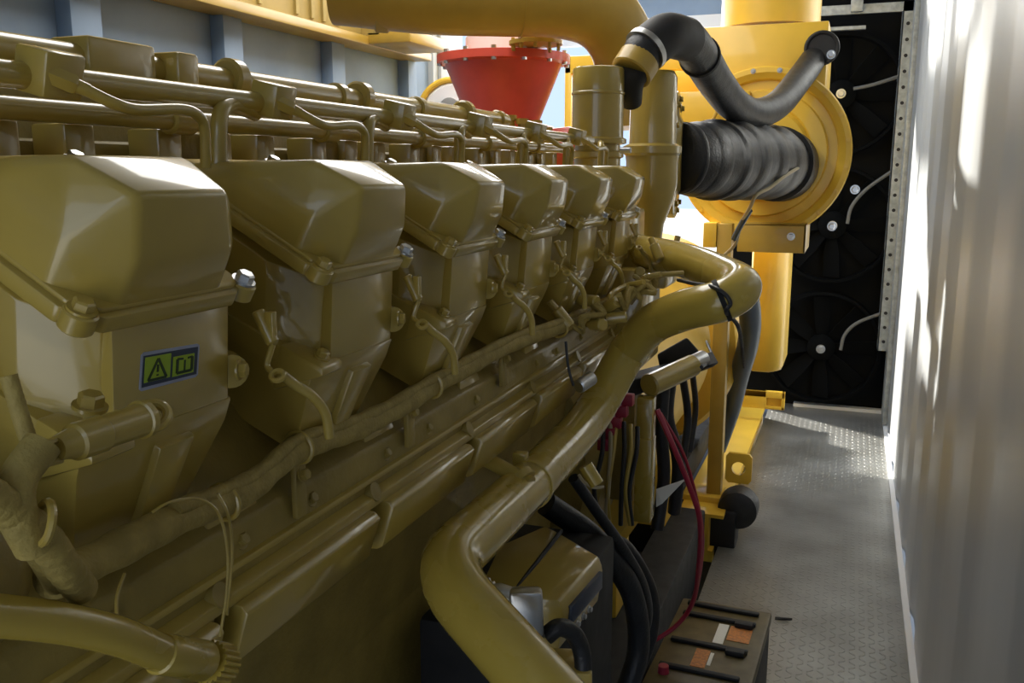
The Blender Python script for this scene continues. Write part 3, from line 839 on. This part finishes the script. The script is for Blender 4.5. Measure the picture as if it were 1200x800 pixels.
# ---------- breather hose looping over
t = thing('breather_hose', 'black hose looping from breather canister into the yellow plenum box', 'hose', at(850, 135, d=2.7))
bh = px([(747, 74, 2.06), (757, 58, 2.06), (780, 42, 2.09), (803, 46, 2.18), (820, 66, 2.32), (840, 98, 2.55), (862, 124, 2.80), (886, 133, 3.05), (912, 122, 3.28), (935, 95, 3.52), (953, 70, 3.72), (963, 55, 3.93)])
bm = nb(); tube(bm, smooth(bh, 10), [0.046, 0.053], 28); part('hose', bm, 'rubber', t, ang=80)
bm = nb(); tube(bm, smooth(bh[1:4], 8), 0.051, 28); part('elbow', bm, 'rubber_matt', t, ang=80)
for i, mt_, rr in ((1, 'steel', 0.0535), (4, 'darkmetal', 0.0535)):
    dd = (bh[i + 1] - bh[i - 1]).normalized(); bm = nb(); cyl(bm, bh[i] - dd * 0.007, bh[i] + dd * 0.007, rr, 28); part('hose_clamp', bm, mt_, t)
q0, q1 = px([(739, 86, 2.05), (750, 69, 2.06)])
bm = nb(); cyl(bm, q0, q1, 0.049, 28, ch=.003); part('fitting', bm, 'exhaust', t, label='tan pipe collar on the hose end')
bm = nb(); tube(bm, smooth(px([(742, 82, 2.05), (738, 98, 2.06), (741, 122, 2.10)]), 6), [0.044, 0.022], 24); part('reducer', bm, 'rubber_matt', t)

# ---------- stand that carries the air cleaner
t = thing('support_stand', 'yellow steel post and bracket carrying the round air cleaner', 'stand', (-0.49, 3.9, 0.17))
a = at(836, 420, Y=3.9); b = at(852, 420, Y=3.9); xt = at(862, 262, Y=3.9)
bm = nb(); box(bm, a.x, b.x, 3.88, 3.95, 0.19, xt.z, 0.004); box(bm, a.x - 0.004, a.x + 0.004, 3.88, 4.0, 0.19, xt.z, 0.002); part('post', bm, 'exhaust', t)
bm = nb(); box(bm, a.x - 0.15, b.x + 0.01, 3.84, 4.0, 0.16, 0.19, 0.003); part('foot_plate', bm, 'yellow', t)
p0 = at(865, 262, Y=3.86); p1 = at(943, 297, Y=3.86)
bm = nb(); box(bm, p0.x, p1.x, 3.86, 3.875, p1.z, p0.z, 0.003); box(bm, p0.x, p1.x, 3.86, 4.3, p0.z - 0.008, p0.z, 0.003); box(bm, p1.x - .01, p1.x, 3.86, 4.2, p1.z, p0.z, 0.003)
part('bracket', bm, 'exhaust', t)
bm = nb(); hexbolt(bm, at(927, 277, Y=3.858), (0, -1, 0), 0.012, 0.012); part('bolt', bm, 'steel', t)
p2 = at(824, 262, Y=3.86)
bm = nb(); box(bm, p2.x, p2.x + 0.055, 3.87, 3.95, at(824, 290, Y=3.86).z, p0.z, 0.003); part('gusset', bm, 'yellow', t)

# ---------- beige lead from the hose clamp down the post
bm = nb(); tube(bm, smooth(px([(938, 195, 3.34), (920, 206, 3.05), (902, 220, 2.98), (886, 229, 2.95), (878, 245, 3.0), (868, 262, 3.15), (862, 285, 3.2), (848, 300, 3.3)]), 8), 0.006, 8)
tag(part('sensor_cable', bm, 'wire_beige'), 'beige two core cable dangling from the fat intake hose', 'cable')
bm = nb(); tube(bm, smooth(px([(879, 246, 3.08), (868, 264, 3.13), (860, 280, 3.18)]), 6), 0.010, 8)
tag(part('cable_sleeve', bm, 'blue_cable'), 'dark blue sleeve on the beige cable above the post', 'sleeve')

# ================================================================== generator and skid
GEN = thing('generator', 'yellow generator body behind the engine on the skid', 'generator', (-0.92, 3.2, 0.2))
bm = nb(); lathe(bm, (-0.92, 2.16, 0.86), (0, 1, 0), [(0, 0.38), (0.10, 0.43), (0.5, 0.43), (0.55, 0.40), (1.6, 0.40), (1.65, 0.34)], 56); part('stator_barrel', bm, 'yellow', GEN)
bm = nb(); box(bm, -1.5, -0.95, 2.85, 3.8, 1.10, 1.27, 0.02); part('terminal_box', bm, 'yellow', GEN)
a = at(872, 330, Y=4.5); b = at(922, 330, Y=4.5)
bm = nb(); hull(bm, [(x_, y_, z_) for (x_, y_) in ((a.x + 0.03, 4.5), (b.x - 0.05, 4.5), (b.x, 4.56), (b.x, 4.9), (a.x + .03, 4.9)) for z_ in (0.62, 1.33)], 0.03)
part('end_cover', bm, 'yellow', GEN)
bm = nb(); lathe(bm, (-0.92, 4.02, 0.82), (0, 1, 0), [(0, 0.40), (0.02, 0.47), (0.05, 0.49), (0.34, 0.49), (0.36, 0.45)], 64); part('fan_cover', bm, 'yellow', GEN)
bm = nb(); q = at(790, 430, d=2.9)
lathe(bm, (-0.80, 2.16, 0.85), (0.0, 1, 0), [(0, 0.22), (0.02, 0.34), (0.04, 0.36), (0.06, 0.36)], 40); part('coupling_guard', bm, 'yellow', GEN)
for yy in (2.6, 3.4):
    bm = nb(); box(bm, -1.2, -0.62, yy, yy + 0.16, 0.20, 0.62, 0.01); part('foot', bm, 'yellow', GEN)

SK = thing('skid_base', 'yellow steel skid rail with lifting lugs along the walkway edge', 'skid', (-0.5, 4.2, 0))
bm = nb()
prism(bm, [(-0.62, -0.05), (-0.47, -0.05), (-0.47, 0.0), (-0.49, 0.0), (-0.49, 0.15), (-0.43, 0.15), (-0.43, 0.165), (-0.62, 0.165)], 3.7, 6.0, 0)
part('rail', bm, 'yellow', SK)
bm = nb(); box(bm, -1.5, -0.62, 3.7, 3.85, -0.05, 0.165, .003); part('cross_member', bm, 'darkmetal', SK)
bm = nb(); box(bm, -1.4, -0.63, 3.86, 5.9, 0.17, 0.31, .006); part('deck_box', bm, 'darkmetal', SK)
def lug(x0, x1, y, z0, z1, hr, name='lifting_lug'):
    n = 24; bm = nb(); cx, cz = (x0 + x1) / 2, (z0 + z1) / 2
    outer = [];
    for i in range(n):
        a = 2 * math.pi * i / n + math.pi / n; ca, sa = math.cos(a), math.sin(a); k_ = 1 / max(abs(ca), abs(sa)); k_ = min(k_, 1.28)
        outer.append((cx + ca * k_ * (x1 - x0) / 2, cz + sa * k_ * (z1 - z0) / 2))
    rings = []
    for yy in (y, y + 0.02):
        rings.append([bm.verts.new((p[0], yy, p[1])) for p in outer])
        rings.append([bm.verts.new((cx + hr * math.cos(2 * math.pi * i / n + math.pi / n), yy, cz + hr * math.sin(2 * math.pi * i / n + math.pi / n))) for i in range(n)])
    a, b_, c_, d_ = rings
    for i in range(n):
        j = (i + 1) % n
        bm.faces.new((a[i], a[j], b_[j], b_[i])); bm.faces.new((c_[i], d_[i], d_[j], c_[j])); bm.faces.new((a[i], c_[i], c_[j], a[j])); bm.faces.new((b_[i], b_[j], d_[j], d_[i]))
    part(name, bm, 'yellow', SK)
a = at(851, 530, Y=3.95); b = at(880, 568, Y=3.95)
lug(a.x, b.x, 3.95, b.z, a.z, 0.030)
a = at(884, 457, Y=5.3); b = at(919, 481, Y=5.3)
bm = nb(); box(bm, a.x - 0.1, b.x, 5.3, 5.33, a.z - 0.04, a.z, 0.004); box(bm, a.x + 0.06, b.x, 5.3, 5.33, b.z, b.z + 0.02, 0.004); box(bm, b.x - 0.02, b.x, 5.3, 5.33, b.z, a.z, 0.004)
box(bm, a.x - 0.1, a.x + 0.07, 5.3, 5.33, b.z, a.z, 0.004); box(bm, a.x + 0.06, b.x - 0.01, 5.328, 5.334, b.z + 0.01, a.z - 0.03)
part('lifting_bar', bm, 'yellow', SK)
# black rubber mount beside the foot of the post
c = at(866, 592, Y=3.86)
t = thing('rubber_mount', 'black rubber roller mount under the post beside the walkway', 'mount', (c.x, 3.9, 0))
bm = nb(); r_ = 0.085
lathe(bm, (c.x, 3.78, max(c.z, r_ + .0)), (0, 1, 0), [(0, r_ * .75), (0.01, r_ * .96), (0.03, r_), (0.10, r_), (0.13, r_ * .9)], 36); part('roller', bm, 'rubber', t)
bm = nb(); box(bm, c.x - .13, c.x + 0.0, 3.76, 3.9, -0.05, 0.16, 0.01); part('block', bm, 'rubber_matt', t)

# generator main cable, thick blue-black
bm = nb(); tube(bm, smooth(px([(872, 330, 3.5), (879, 370, 3.7), (876, 405, 3.9), (866, 440, 4.1), (856, 480, 4.3), (840, 525, 4.4)]), 8), 0.045, 18)
tag(part('power_cable', bm, 'blue_cable'), 'thick blue-black power cable curving down behind the post', 'cable')

# ================================================================== exhaust
t = thing('exhaust_pipe', 'very thick tan exhaust pipe crossing overhead and elbowing down', 'pipe', (-1.0, 2.6, 1.95))
ep = px([(395, -25, 2.55), (500, -12, 2.55), (590, -6, 2.6), (650, -2, 2.62), (700, 14, 2.66), (728, 50, 2.72), (736, 100, 2.78), (738, 150, 2.8)])
bm = nb(); tube(bm, smooth(ep, 10), [0.125, 0.088], 48); part('pipe', bm, 'exhaust', t, ang=80)
bm = nb(); q = px([(612, -5, 2.61)])[0]; dd = (ep[3] - ep[2]).normalized(); cyl(bm, q - dd * 0.002, q + dd * 0.002, 0.1185, 48); part('weld_seam', bm, 'exhaust', t)
bm = nb(); q = px([(452, -20, 2.56)])[0]; cyl(bm, q - dd * 0.03, q + dd * 0.012, 0.135, 48, ch=.005); part('pipe_collar', bm, 'duct', t)
t = thing('exhaust_branch_flange', 'bolted flange joining red cone to exhaust pipe', 'flange', at(625, 52, d=2.8))
p = at(628, 47, d=2.85)
bm = nb(); lathe(bm, p + Vector((0, 0, -0.015)), (0, 0, 1), [(0, 0.085), (0.012, 0.085), (0.013, 0.055), (0.08, 0.055)], 32); part('flange_plate', bm, 'exhaust', t)
for i in range(10):
    a = 2 * math.pi * i / 10; bm = nb(); q = p + Vector((math.cos(a) * .075, math.sin(a) * .075, -0.03)); cyl(bm, q, q + Vector((0, 0, .035)), 0.006, 8); part('bolt', bm, 'exhaust', t)

t = thing('exhaust_cone', 'red painted exhaust cone with bolted top rim', 'exhaust cone', at(595, 150, d=3.1))
p = at(590, 66, d=3.1); rt = 78 * 3.1 / FPX; rb = 42 * 3.1 / FPX; hh = (at(590, 66, d=3.1) - at(598, 148, d=3.1)).length
bm = nb(); lathe(bm, p + Vector((0, 0, -hh)), (0, 0, 1), [(0, rb), (0.02, rb), (hh - .03, rt * .88), (hh - 0.026, rt), (hh, rt), (hh + .002, rt * .9), (hh + 0.01, rt * .3)], 14 * 4)
part('cone', bm, 'red', t)
for i in range(14):
    a = 2 * math.pi * i / 14; bm = nb(); q = p + Vector((math.cos(a) * rt * .96, math.sin(a) * rt * .96, -0.035)); cyl(bm, q, q + Vector((0, 0, .045)), 0.009, 8); part('rim_bolt', bm, 'steel', t)
bm = nb(); q = p + Vector((0.05, 0, -hh)); hull(bm, [q + Vector(v) for v in ((-.1, -.1, -.12), (.16, -.1, -.12), (.16, .1, -.12), (-.1, .1, -.12), (-.05, -.08, .01), (.11, -.08, .01), (.11, .08, .01), (-.05, .08, .01))], .01); part('cone_foot', bm, 'red', t)
bm = nb(); q = p + Vector((0.0, 0, 0.008)); lathe(bm, q, (0, 0, 1), [(0, 0.13), (.05, .13), (.09, .10), (0.14, .06)], 36)
part('heat_wrap', bm, 'white', t, label='white heat wrap on top of the cone')
t = thing('turbo_casting', 'red turbo casting low between cone and breather canister', 'turbocharger', at(660, 160, d=2.7))
bm = nb(); q = at(655, 158, d=2.75); lathe(bm, q + Vector((-.12, 0, -.06)), (1, 0.1, 0.1), [(0, .05), (.04, .07), (.16, .07), (.2, .04)], 30); cyl(bm, q + Vector((0, 0, -.36)), q + Vector((0, 0, -.1)), .04, 20); part('casting', bm, 'red', t)
# brass fittings under the cone
for i, (px_, py_) in enumerate(((578, 150), (598, 146), (612, 150), (628, 152), (590, 160), (640, 160))):
    bm = nb(); q = at(px_, py_, d=2.35); cyl(bm, q + Vector((0, 0, -.05)), q + Vector((0, 0, .012)), 0.013, 8); lathe(bm, q + Vector((0, 0, .01)), (0, 0, 1), [(0, .017), (.014, .017)], 6)
    part('brass_fitting', bm, 'exhaust', ENG)

t = thing('round_inlet', 'round white inlet with yellow rim left of the red cone', 'inlet', at(530, 150, d=3.5))
p = at(530, 134, d=3.5); bm = nb(); torus(bm, p, (0.25, -1, 0), 0.13, 0.012, 40, 10); part('rim', bm, 'yellow', t)
bm = nb(); lathe(bm, p + Vector((-.01, .06, 0)), (0.25, -1, 0), [(0, .125), (.05, .125), (.07, .11), (0.075, .04)], 40); part('face', bm, 'white', t)
bm = nb(); cyl(bm, p + Vector((0, -.0, 0.02)), p + Vector((0.01, -.05, .02)), 0.04, 18); part('boss', bm, 'galv', t)
bm = nb(); cyl(bm, p + Vector((0, .08, -0.6)), p + Vector((0, .08, -.08)), 0.05, 18); part('stem', bm, 'yellow', t)
# yellow panel beyond the breather
a = at(662, 66, Y=4.1); b = at(745, 82, Y=4.1)
bm = nb(); box(bm, a.x, b.x + .5, 4.1, 4.16, b.z - 0.005, a.z, .004); box(bm, a.x + .0, a.x + 0.03, 4.1, 4.14, 0.5, a.z, .004)
tag(part('cross_bar', bm, 'yellow'), 'yellow cross bar behind the breather canister', 'bar')
bm = nb(); a = at(776, 62, Y=4.25); b = at(822, 80, Y=4.03); box(bm, a.x - .1, b.x, 4.35, 4.6, 1.80, a.z, .01)
tag(part('silencer_box', bm, 'yellow'), 'sunlit yellow box behind the looped black hose', 'box')

# ================================================================== radiator fans
fans = [('lowest black radiator fan, near the floor', 962, 410), ('middle black radiator fan, half hidden by round yellow housing', 1000, 252), ('black radiator fan level with the looped hose', 985, 105), ('topmost black radiator fan under the galvanised bar', 1025, 55)]
def make_fan(cx, cz, R_, label):
    t = thing('radiator_fan', label, 'fan', (cx, 6.3, cz), 'black radiator fans on the far wall')
    bm = nb(); lathe(bm, (cx, 6.38, cz), (0, -1, 0), [(0, R_ * 1.02), (0.05, R_), (0.09, R_ * 1.01), (0.092, R_ * .96), (0.03, R_ * .95), (0.0, R_ * .95)], 48, cap=False); part('shroud', bm, 'fan', t)
    for i in range(8):
        a = 2 * math.pi * i / 8; bm = nb(); mt = Matrix.Translation((cx, 6.34, cz)) @ Matrix.Rotation(a, 4, 'Y') @ Matrix.Rotation(math.radians(28), 4, 'X')
        vs = []
        t2_ = bmesh.new()
        for x0, w0, w1 in ((R_ * .2, -.035, .035), (R_ * .5, -.05, .06), (R_ * .92, -.045, .075)):
            vs.append((x0, w0, w1))
        hull(bm, [mt @ Vector((x0, d_, w_)) for x0, w0, w1 in vs for w_ in (w0, w1) for d_ in (-.003, .003)])
        t2_.free(); part('blade', bm, 'fan', t)
    bm = nb(); lathe(bm, (cx, 6.37, cz), (0, -1, 0), [(0, R_ * .24), (.06, R_ * .24), (.08, R_ * .18), (.10, R_ * .06)], 28); part('hub', bm, 'fan', t)
    bm = nb(); hexbolt(bm, (cx, 6.268, cz), (0, -1, 0), 0.022, 0.02); part('hub_bolt', bm, 'steel', t)
    bm = nb()
    for rr in (.45, .7, .93): torus(bm, (cx, 6.27, cz), (0, 1, 0), R_ * rr, 0.004, 40, 6)
    for i in range(6):
        a = 2 * math.pi * i / 6 + .3; cyl(bm, (cx, 6.27, cz), (cx + math.cos(a) * R_ * .97, 6.27, cz + math.sin(a) * R_ * .97), 0.004, 6)
    bm.free()
    return t
p = at(962, 410, Y=6.35)
make_fan(-0.143, 0.43, 0.375, 'lowest black radiator fan, near the floor')
make_fan(-0.12, 1.25, 0.375, 'middle black radiator fan, half hidden by the round yellow housing')
make_fan(-0.12, 2.08, 0.375, 'topmost black radiator fan on the far wall')
for lb, pts in (('grey cable from the lowest fan to the perforated strip', [(985, 410), (990, 392), (1005, 378), (1036, 366)]),
                ('grey cable from the middle fan to the perforated strip', [(993, 262), (998, 242), (1015, 222), (1046, 200)]),
                ('grey cable from the topmost fan to the perforated strip', [(1000, 104), (1020, 100), (1040, 94), (1060, 87)])):
    bm = nb(); tube(bm, smooth([at(x_, y_, Y=6.22) for x_, y_ in pts], 8), 0.011, 8); tag(part('fan_cable', bm, 'wire_grey'), lb, 'cable', 'fan cables')
for px_, py_ in ((1025, 55),):
    pass
# perforated galvanised frame
bm = nb(); xs0, xs1 = 0.205, 0.262
box(bm, xs0, xs1, 6.18, 6.20, 0.46, 2.60); box(bm, xs0, xs0 + .006, 6.18, 6.36, 0.46, 2.6); box(bm, -0.78, xs1, 6.18, 6.20, 2.545, 2.60)
box(bm, -.35, 0.0, 6.22, 6.26, 2.46, 2.48)
fr = part('slotted_frame', bm, 'galv'); tag(fr, 'slotted galvanised steel frame edging the black fan wall', 'frame')
for i in range(22):
    bm = nb(); z = 0.52 + i * 0.093; lathe(bm, ((xs0 + xs1) / 2 + 0.004, 6.1795, z), (0, -1, 0), [(0, .011), (0.001, .011)], 12); part('slot', bm, 'rubber_matt', fr)
bm = nb(); a = at(1005, 10, Y=6.1); box(bm, a.x - .04, a.x + .03, 6.12, 6.17, 2.55, 2.68, .004); part('bracket', bm, 'galv', fr)
bm = nb(); box(bm, -0.30, XR - .02, 6.35, 6.41, 0.0, 0.022); struct(part('trim_4', bm, 'white'))
bm = nb(); box(bm, xs1, XR, 6.0, 6.3, 0.02, 2.6, .002); struct(part('trim_5', bm, 'galv'))

# ================================================================== things low in the recess
# battery
t = thing('battery', 'large dark battery with orange and white labels on the walkway edge', 'battery', (-0.31, 2.5, 0))
c0 = at(902, 716, Z=0.25); c1 = at(845, 702, Z=.25)
ex = (c0 - c1); ang = math.atan2(ex.y, ex.x)
Wb = 0.27; Lb = 0.53
org = at(903, 718, Z=0.25)
mt = Matrix.Translation((org.x, org.y, 0)) @ Matrix.Rotation(math.radians(-2), 4, 'Z')
def bx(name, x0, x1, y0, y1, z0, z1, m_, bev=.004, lab=None):
    bm = nb(); box(bm, x0, x1, y0, y1, z0, z1, bev, mt); return part(name, bm, m_, t, label=lab)
bx('case', -Wb, 0, -Lb, 0, 0.0, 0.225, 'rubber_matt', .008)
bx('lid', -Wb - .004, .004, -Lb - .004, .004, 0.215, 0.25, 'battery', .008)
for yy in (-0.03, -0.10, -0.27, -0.42): bx('vent_bar', -Wb + .02, -0.03, yy - .018, yy, 0.25, 0.262, 'rubber_matt', .004)
for yy in (-0.11, -0.28): bx('handle_clip', -.09, -.035, yy - .03, yy, .25, .268, 'rubber_matt', .006)
bx('label_patch', -.10, -.035, -.22, -.13, .2505, .2515, 'orange', 0); bx('label_patch', -.135, -.105, -.25, -.13, .2505, .2516, 'paper', 0, 'white label strip')
bx('label_patch', -.17, -.13, -.40, -.30, .2505, .2515, 'orange', 0); bx('label_patch', -.128, -.118, -.38, -.31, .2505, .2515, 'paper', 0, 'white label strip')
bm = nb(); lathe(bm, mt @ Vector((-Wb + .04, -.46, .25)), (0, 0, 1), [(0, .016), (.02, .014)], 16); part('terminal', bm, 'wire_red', t)
# red battery leads
bm = nb(); tube(bm, smooth(px([(770, 480, 2.0), (790, 525, 2.0), (808, 570, 2.05), (820, 610, 2.1), (819, 660, 2.25), (812, 705, 2.45), (790, 735, 2.5), (750, 760, 2.5)]), 8), 0.0062, 10)
tag(part('battery_cable', bm, 'wire_red'), 'red cable hanging in front of the post down to the battery', 'cable')
bm = nb(); tube(bm, smooth(px([(774, 484, 2.06), (800, 530, 2.06), (814, 575, 2.1), (823, 620, 2.15), (822, 660, 2.3), (815, 700, 2.5)]), 8), 0.004, 8)
tag(part('battery_cable', bm, 'wire_red'), 'thinner red cable twisted beside the main red battery cable', 'cable')
# black battery cables
for i, (pts, r_, lb) in enumerate((([(672, 560, 1.55), (700, 600, 1.6), (735, 650, 1.7), (755, 690, 1.8), (758, 730, 1.9), (735, 790, 1.9)], .010, 'black battery cable sloping down right from the coolant pipe'),
                     ([(640, 590, 1.6), (690, 625, 1.65), (720, 660, 1.7), (742, 700, 1.75), (748, 760, 1.8), (730, 820, 1.8)], .022, 'thick black cable behind the yellow junction housing'),
                     ([(700, 640, 1.9), (730, 640, 1.95), (760, 690, 2.0), (762, 740, 2.0), (740, 800, 2.0)], .018, 'thick black cable left of the battery'),
                     ([(640, 745, 1.08), (655, 735, 1.08), (672, 742, 1.09), (682, 765, 1.1), (684, 800, 1.1)], .011, 'short black hose curving over beneath the junction housing'),
                     ([(822, 430, 2.0), (835, 420, 2.4), (828, 400, 2.6)], .004, 'thin black wire looping left of the post'))):
    bm = nb(); tube(bm, smooth(px(pts), 8), r_, 14); tag(part('black_cable', bm, 'rubber'), lb, 'cable')
bm = nb(); tube(bm, smooth(px([(678, 556, 1.5), (686, 566, 1.5), (697, 571, 1.5), (708, 570, 1.5)]), 8), .0028, 8); tag(part('wire_end', bm, 'wire_beige'), 'short pale wire end below the coolant pipe', 'wire')

# yellow junction housing with dark face
t = thing('pump_housing', 'olive box housing with slotted dark face under the coolant pipe', 'housing', at(660, 780, d=1.35))
yy0 = 1.17
A1 = at(655, 700, d=1.22); A2 = at(706, 655, d=1.34)
bm = nb()
top = [at(560, 690, d=1.25), at(655, 703, d=1.22), at(702, 652, d=1.36), at(640, 612, d=1.48), at(585, 640, d=1.4)]
hh = 0.075
pts = [Vector((p.x, p.y, top[1].z)) for p in top]
hull(bm, [p for p in pts] + [p - Vector((0, 0, hh)) for p in pts] + [pts[1] + Vector((0.008, 0, -.02)), pts[2] + Vector((0.008, .0, -.02))], .005); part('body', bm, 'engine', t)
bm = nb(); e1, e2 = pts[1], pts[2]; nn = Vector(((e2 - e1).y, -(e2 - e1).x, 0)).normalized()
for f0_, f1_, z0_, z1_, m_ in ((.12, .9, -.042, -.016, 'lbl_blue'),):
    q = [e1.lerp(e2, f0_), e1.lerp(e2, f1_)]
    hull(bm, [v + nn * o_ + Vector((0, 0, z_)) for v in q for z_ in (z0_, z1_) for o_ in (0.004, .012)], .001)
part('face_plate', bm, 'lbl_blue', t, label='dark nameplate')
for f_ in (.3, .45, .6):
    bm = nb(); hexbolt(bm, e1.lerp(e2, f_) + nn * 0.008 + Vector((0, 0, -.055)), nn, .004, .005); part('screw', bm, 'steel', t)
bm = nb(); cyl(bm, at(585, 716, d=1.2).lerp(pts[3], 0), pts[3].lerp(pts[2], .3) + Vector((0, 0, .004)), .0035, 8); part('seam_wire', bm, 'rubber_matt', t)
bm = nb(); box(bm, pts[0].x - .1, pts[1].x - .02, pts[1].y, pts[3].y + .15, pts[0].z - .45, pts[0].z - hh + .01, .01); part('pedestal', bm, 'darkmetal', t)

# steel elbow connector
t = thing('elbow_connector', 'grey steel elbow connector standing beside the lower pipe bend', 'connector', at(617, 770, d=1.05))
q0 = at(562, 690, d=1.06); q1 = at(596, 699, d=1.05); q2 = at(616, 700, d=1.04); q3 = at(619, 760, d=1.05)
bm = nb(); dd = (q1 - q0).normalized(); LL = (q1 - q0).length
lathe(bm, q0, dd, [(0, .012), (LL * .12, .0155), (LL * .24, .0155), (LL * .3, .012), (LL * .42, .013), (LL * .46, .011), (LL * .65, .013), (LL * .9, .0125), (LL * 1.1, .012)], 24); part('thread', bm, 'steel', t)
bm = nb(); hull(bm, [q2 + cR * a_ + cU * b_ + cF * c_ for a_ in (-.019, .019) for b_ in (.010,) for c_ in (-.016, .016)] + [q3 + cR * a_ + cU * b_ + cF * c_ for a_ in (-.018, .018) for b_ in (.018,) for c_ in (-.016, .016)], .005); part('body', bm, 'steel', t)
bm = nb(); cyl(bm, q3 + cU * .02, q3 - cU * .008, .019, 24, ch=.003); part('nut', bm, 'rubber', t)
bm = nb(); cyl(bm, q3 - cU * .006, q3 - cU * .08, .024, 24); part('socket', bm, 'engine', t)

t = thing('pump_block', 'small olive block with a black hose stub at the bottom edge', 'block', at(665, 830, d=1.1))
q = at(660, 790, d=1.12)
bm = nb(); box(bm, -.035, .035, -.03, .03, -.09, .02, .004, Matrix.Translation(q) @ Matrix.Rotation(.3, 4, 'Z')); part('body', bm, 'engine', t)
bm = nb(); cyl(bm, q + Vector((-.03, -.02, .015)), q + Vector((-.03, -.02, .03)), .016, 20); part('cap', bm, 'engine', t)

# relay cabinet: upright yellow door edge with contents
t = thing('control_box', 'open olive control box with red terminals behind the coolant pipe', 'control box', at(740, 620, d=2.0))
a = at(757, 466, d=1.98); b = at(757, 612, d=2.02)
bm = nb(); box(bm, a.x - .018, a.x + .018, a.y - .01, a.y + .03, b.z, a.z, .003); box(bm, a.x - .018, a.x + .020, a.y - .015, a.y + .03, b.z, at(757, 515, d=1.98).z, .003); part('door', bm, 'pipe', t)
bm = nb(); box(bm, a.x - .20, a.x - .035, a.y + .05, a.y + .12, b.z + .02, a.z - .01, .004); part('back_panel', bm, 'engine_rough', t)
for i in range(5):
    bm = nb(); q = at(708 + i * 7, 520 - i * 13, d=1.9); box(bm, -.012, .012, -.012, .012, -.012, .012, .002, Matrix.Translation(q)); part('terminal', bm, 'wire_red', t)
for i in range(6):
    bm = nb(); x0 = 702 + i * 8; tube(bm, smooth(px([(x0 + 5, 485 + i * 3, 1.9), (x0 + random.uniform(-6, 6), 530, 1.88), (x0 + random.uniform(-8, 8), 575, 1.88), (x0 + random.uniform(-4, 6), 615, 1.9)]), 6), .005, 8)
    part('lead', bm, ('rubber', 'wire_beige', 'engine', 'rubber', 'engine', 'rubber')[i], t)
# white paper
bm = nb(); P_ = px([(769, 573, 2.1), (804, 561, 2.12), (776, 590, 2.1), (769, 594, 2.1)])
hull(bm, P_ + [p + cF * .002 for p in P_]); tag(part('paper_sheet', bm, 'paper', flat=True), 'white corner of paper sticking out beside the control box', 'paper')
# black starter / alternator cluster under the far pipe bend
t = thing('starter_motor', 'dark starter motor with steel end cap below the far pipe bend', 'starter motor', at(790, 440, d=2.1))
q0 = at(760, 452, d=2.0); q1 = at(828, 420, d=2.15)
bm = nb(); cyl(bm, q0, q0.lerp(q1, .75), .026, 24, ch=.004); part('casing', bm, 'engine', t)
bm = nb(); cyl(bm, q0.lerp(q1, .5) + cU * .004, q0.lerp(q1, .95) + cU * .004, .020, 20, ch=.004); part('end_cap', bm, 'steel', t)
bm = nb(); hull(bm, [q0 + Vector((-.05, .05, -.03)), q1 + Vector((.01, .05, -.03)), q1 + Vector((.03, 0, -.008)), q0 + Vector((-.04, .0, .01)), q0 + Vector((-.05, .1, .01)), q1 + Vector((0, .1, 0)), q0 + Vector((-.05, .0, -.035))], .004); part('tray', bm, 'rubber_matt', t)
bm = nb(); hull(bm, [at(x_, y_, d=d_) for x_, y_ in ((770, 415), (805, 395), (820, 412), (775, 440)) for d_ in (2.15, 2.3)], .006); part('relay', bm, 'darkmetal', t)
for i, (pts, r_) in enumerate((([(785, 445, 2.2), (782, 490, 2.2), (795, 540, 2.25), (790, 600, 2.3)], .017), ([(800, 440, 2.25), (806, 490, 2.3), (800, 540, 2.3)], .010), ([(812, 440, 2.3), (815, 480, 2.4), (808, 530, 2.4)], .008), ([(778, 450, 2.15), (775, 500, 2.15), (778, 560, 2.2), (770, 620, 2.2)], .016))):
    bm = nb(); tube(bm, smooth(px(pts), 8), r_, 12); part('motor_lead', bm, 'rubber', t)
# dark hoses / tank filling the recess
t = thing('steel_crossbeam', 'black steel frame lying in the dark recess under the engine', 'steelwork', (-0.75, 2.0, -0.05))
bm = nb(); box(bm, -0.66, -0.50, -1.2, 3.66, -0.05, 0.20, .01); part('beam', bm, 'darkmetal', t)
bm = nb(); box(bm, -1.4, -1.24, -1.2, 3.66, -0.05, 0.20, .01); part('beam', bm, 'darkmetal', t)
for yy in (0.4, 1.9):
    bm = nb(); box(bm, -1.24, -0.66, yy, yy + .2, -0.05, 0.20, .01); part('cross_tie', bm, 'darkmetal', t)
for yy in (0.45, 1.6):
    bm = nb(); box(bm, -0.72, -0.54, yy, yy + .12, .20, .40, .01); part('engine_mount', bm, 'darkmetal', t)
# small dark scrap on the walkway
bm = nb(); q = at(918, 727, Z=0.004); hull(bm, [q + Vector(v) for v in ((-.03, -.006, 0), (.03, .012, 0), (.03, .02, .006), (-.03, .006, .008), (0, .0, .010), (0, .0, 0))], .001)
tag(part('scrap', bm, 'rubber_matt'), 'small black scrap on the checker plate beside the battery', 'scrap')
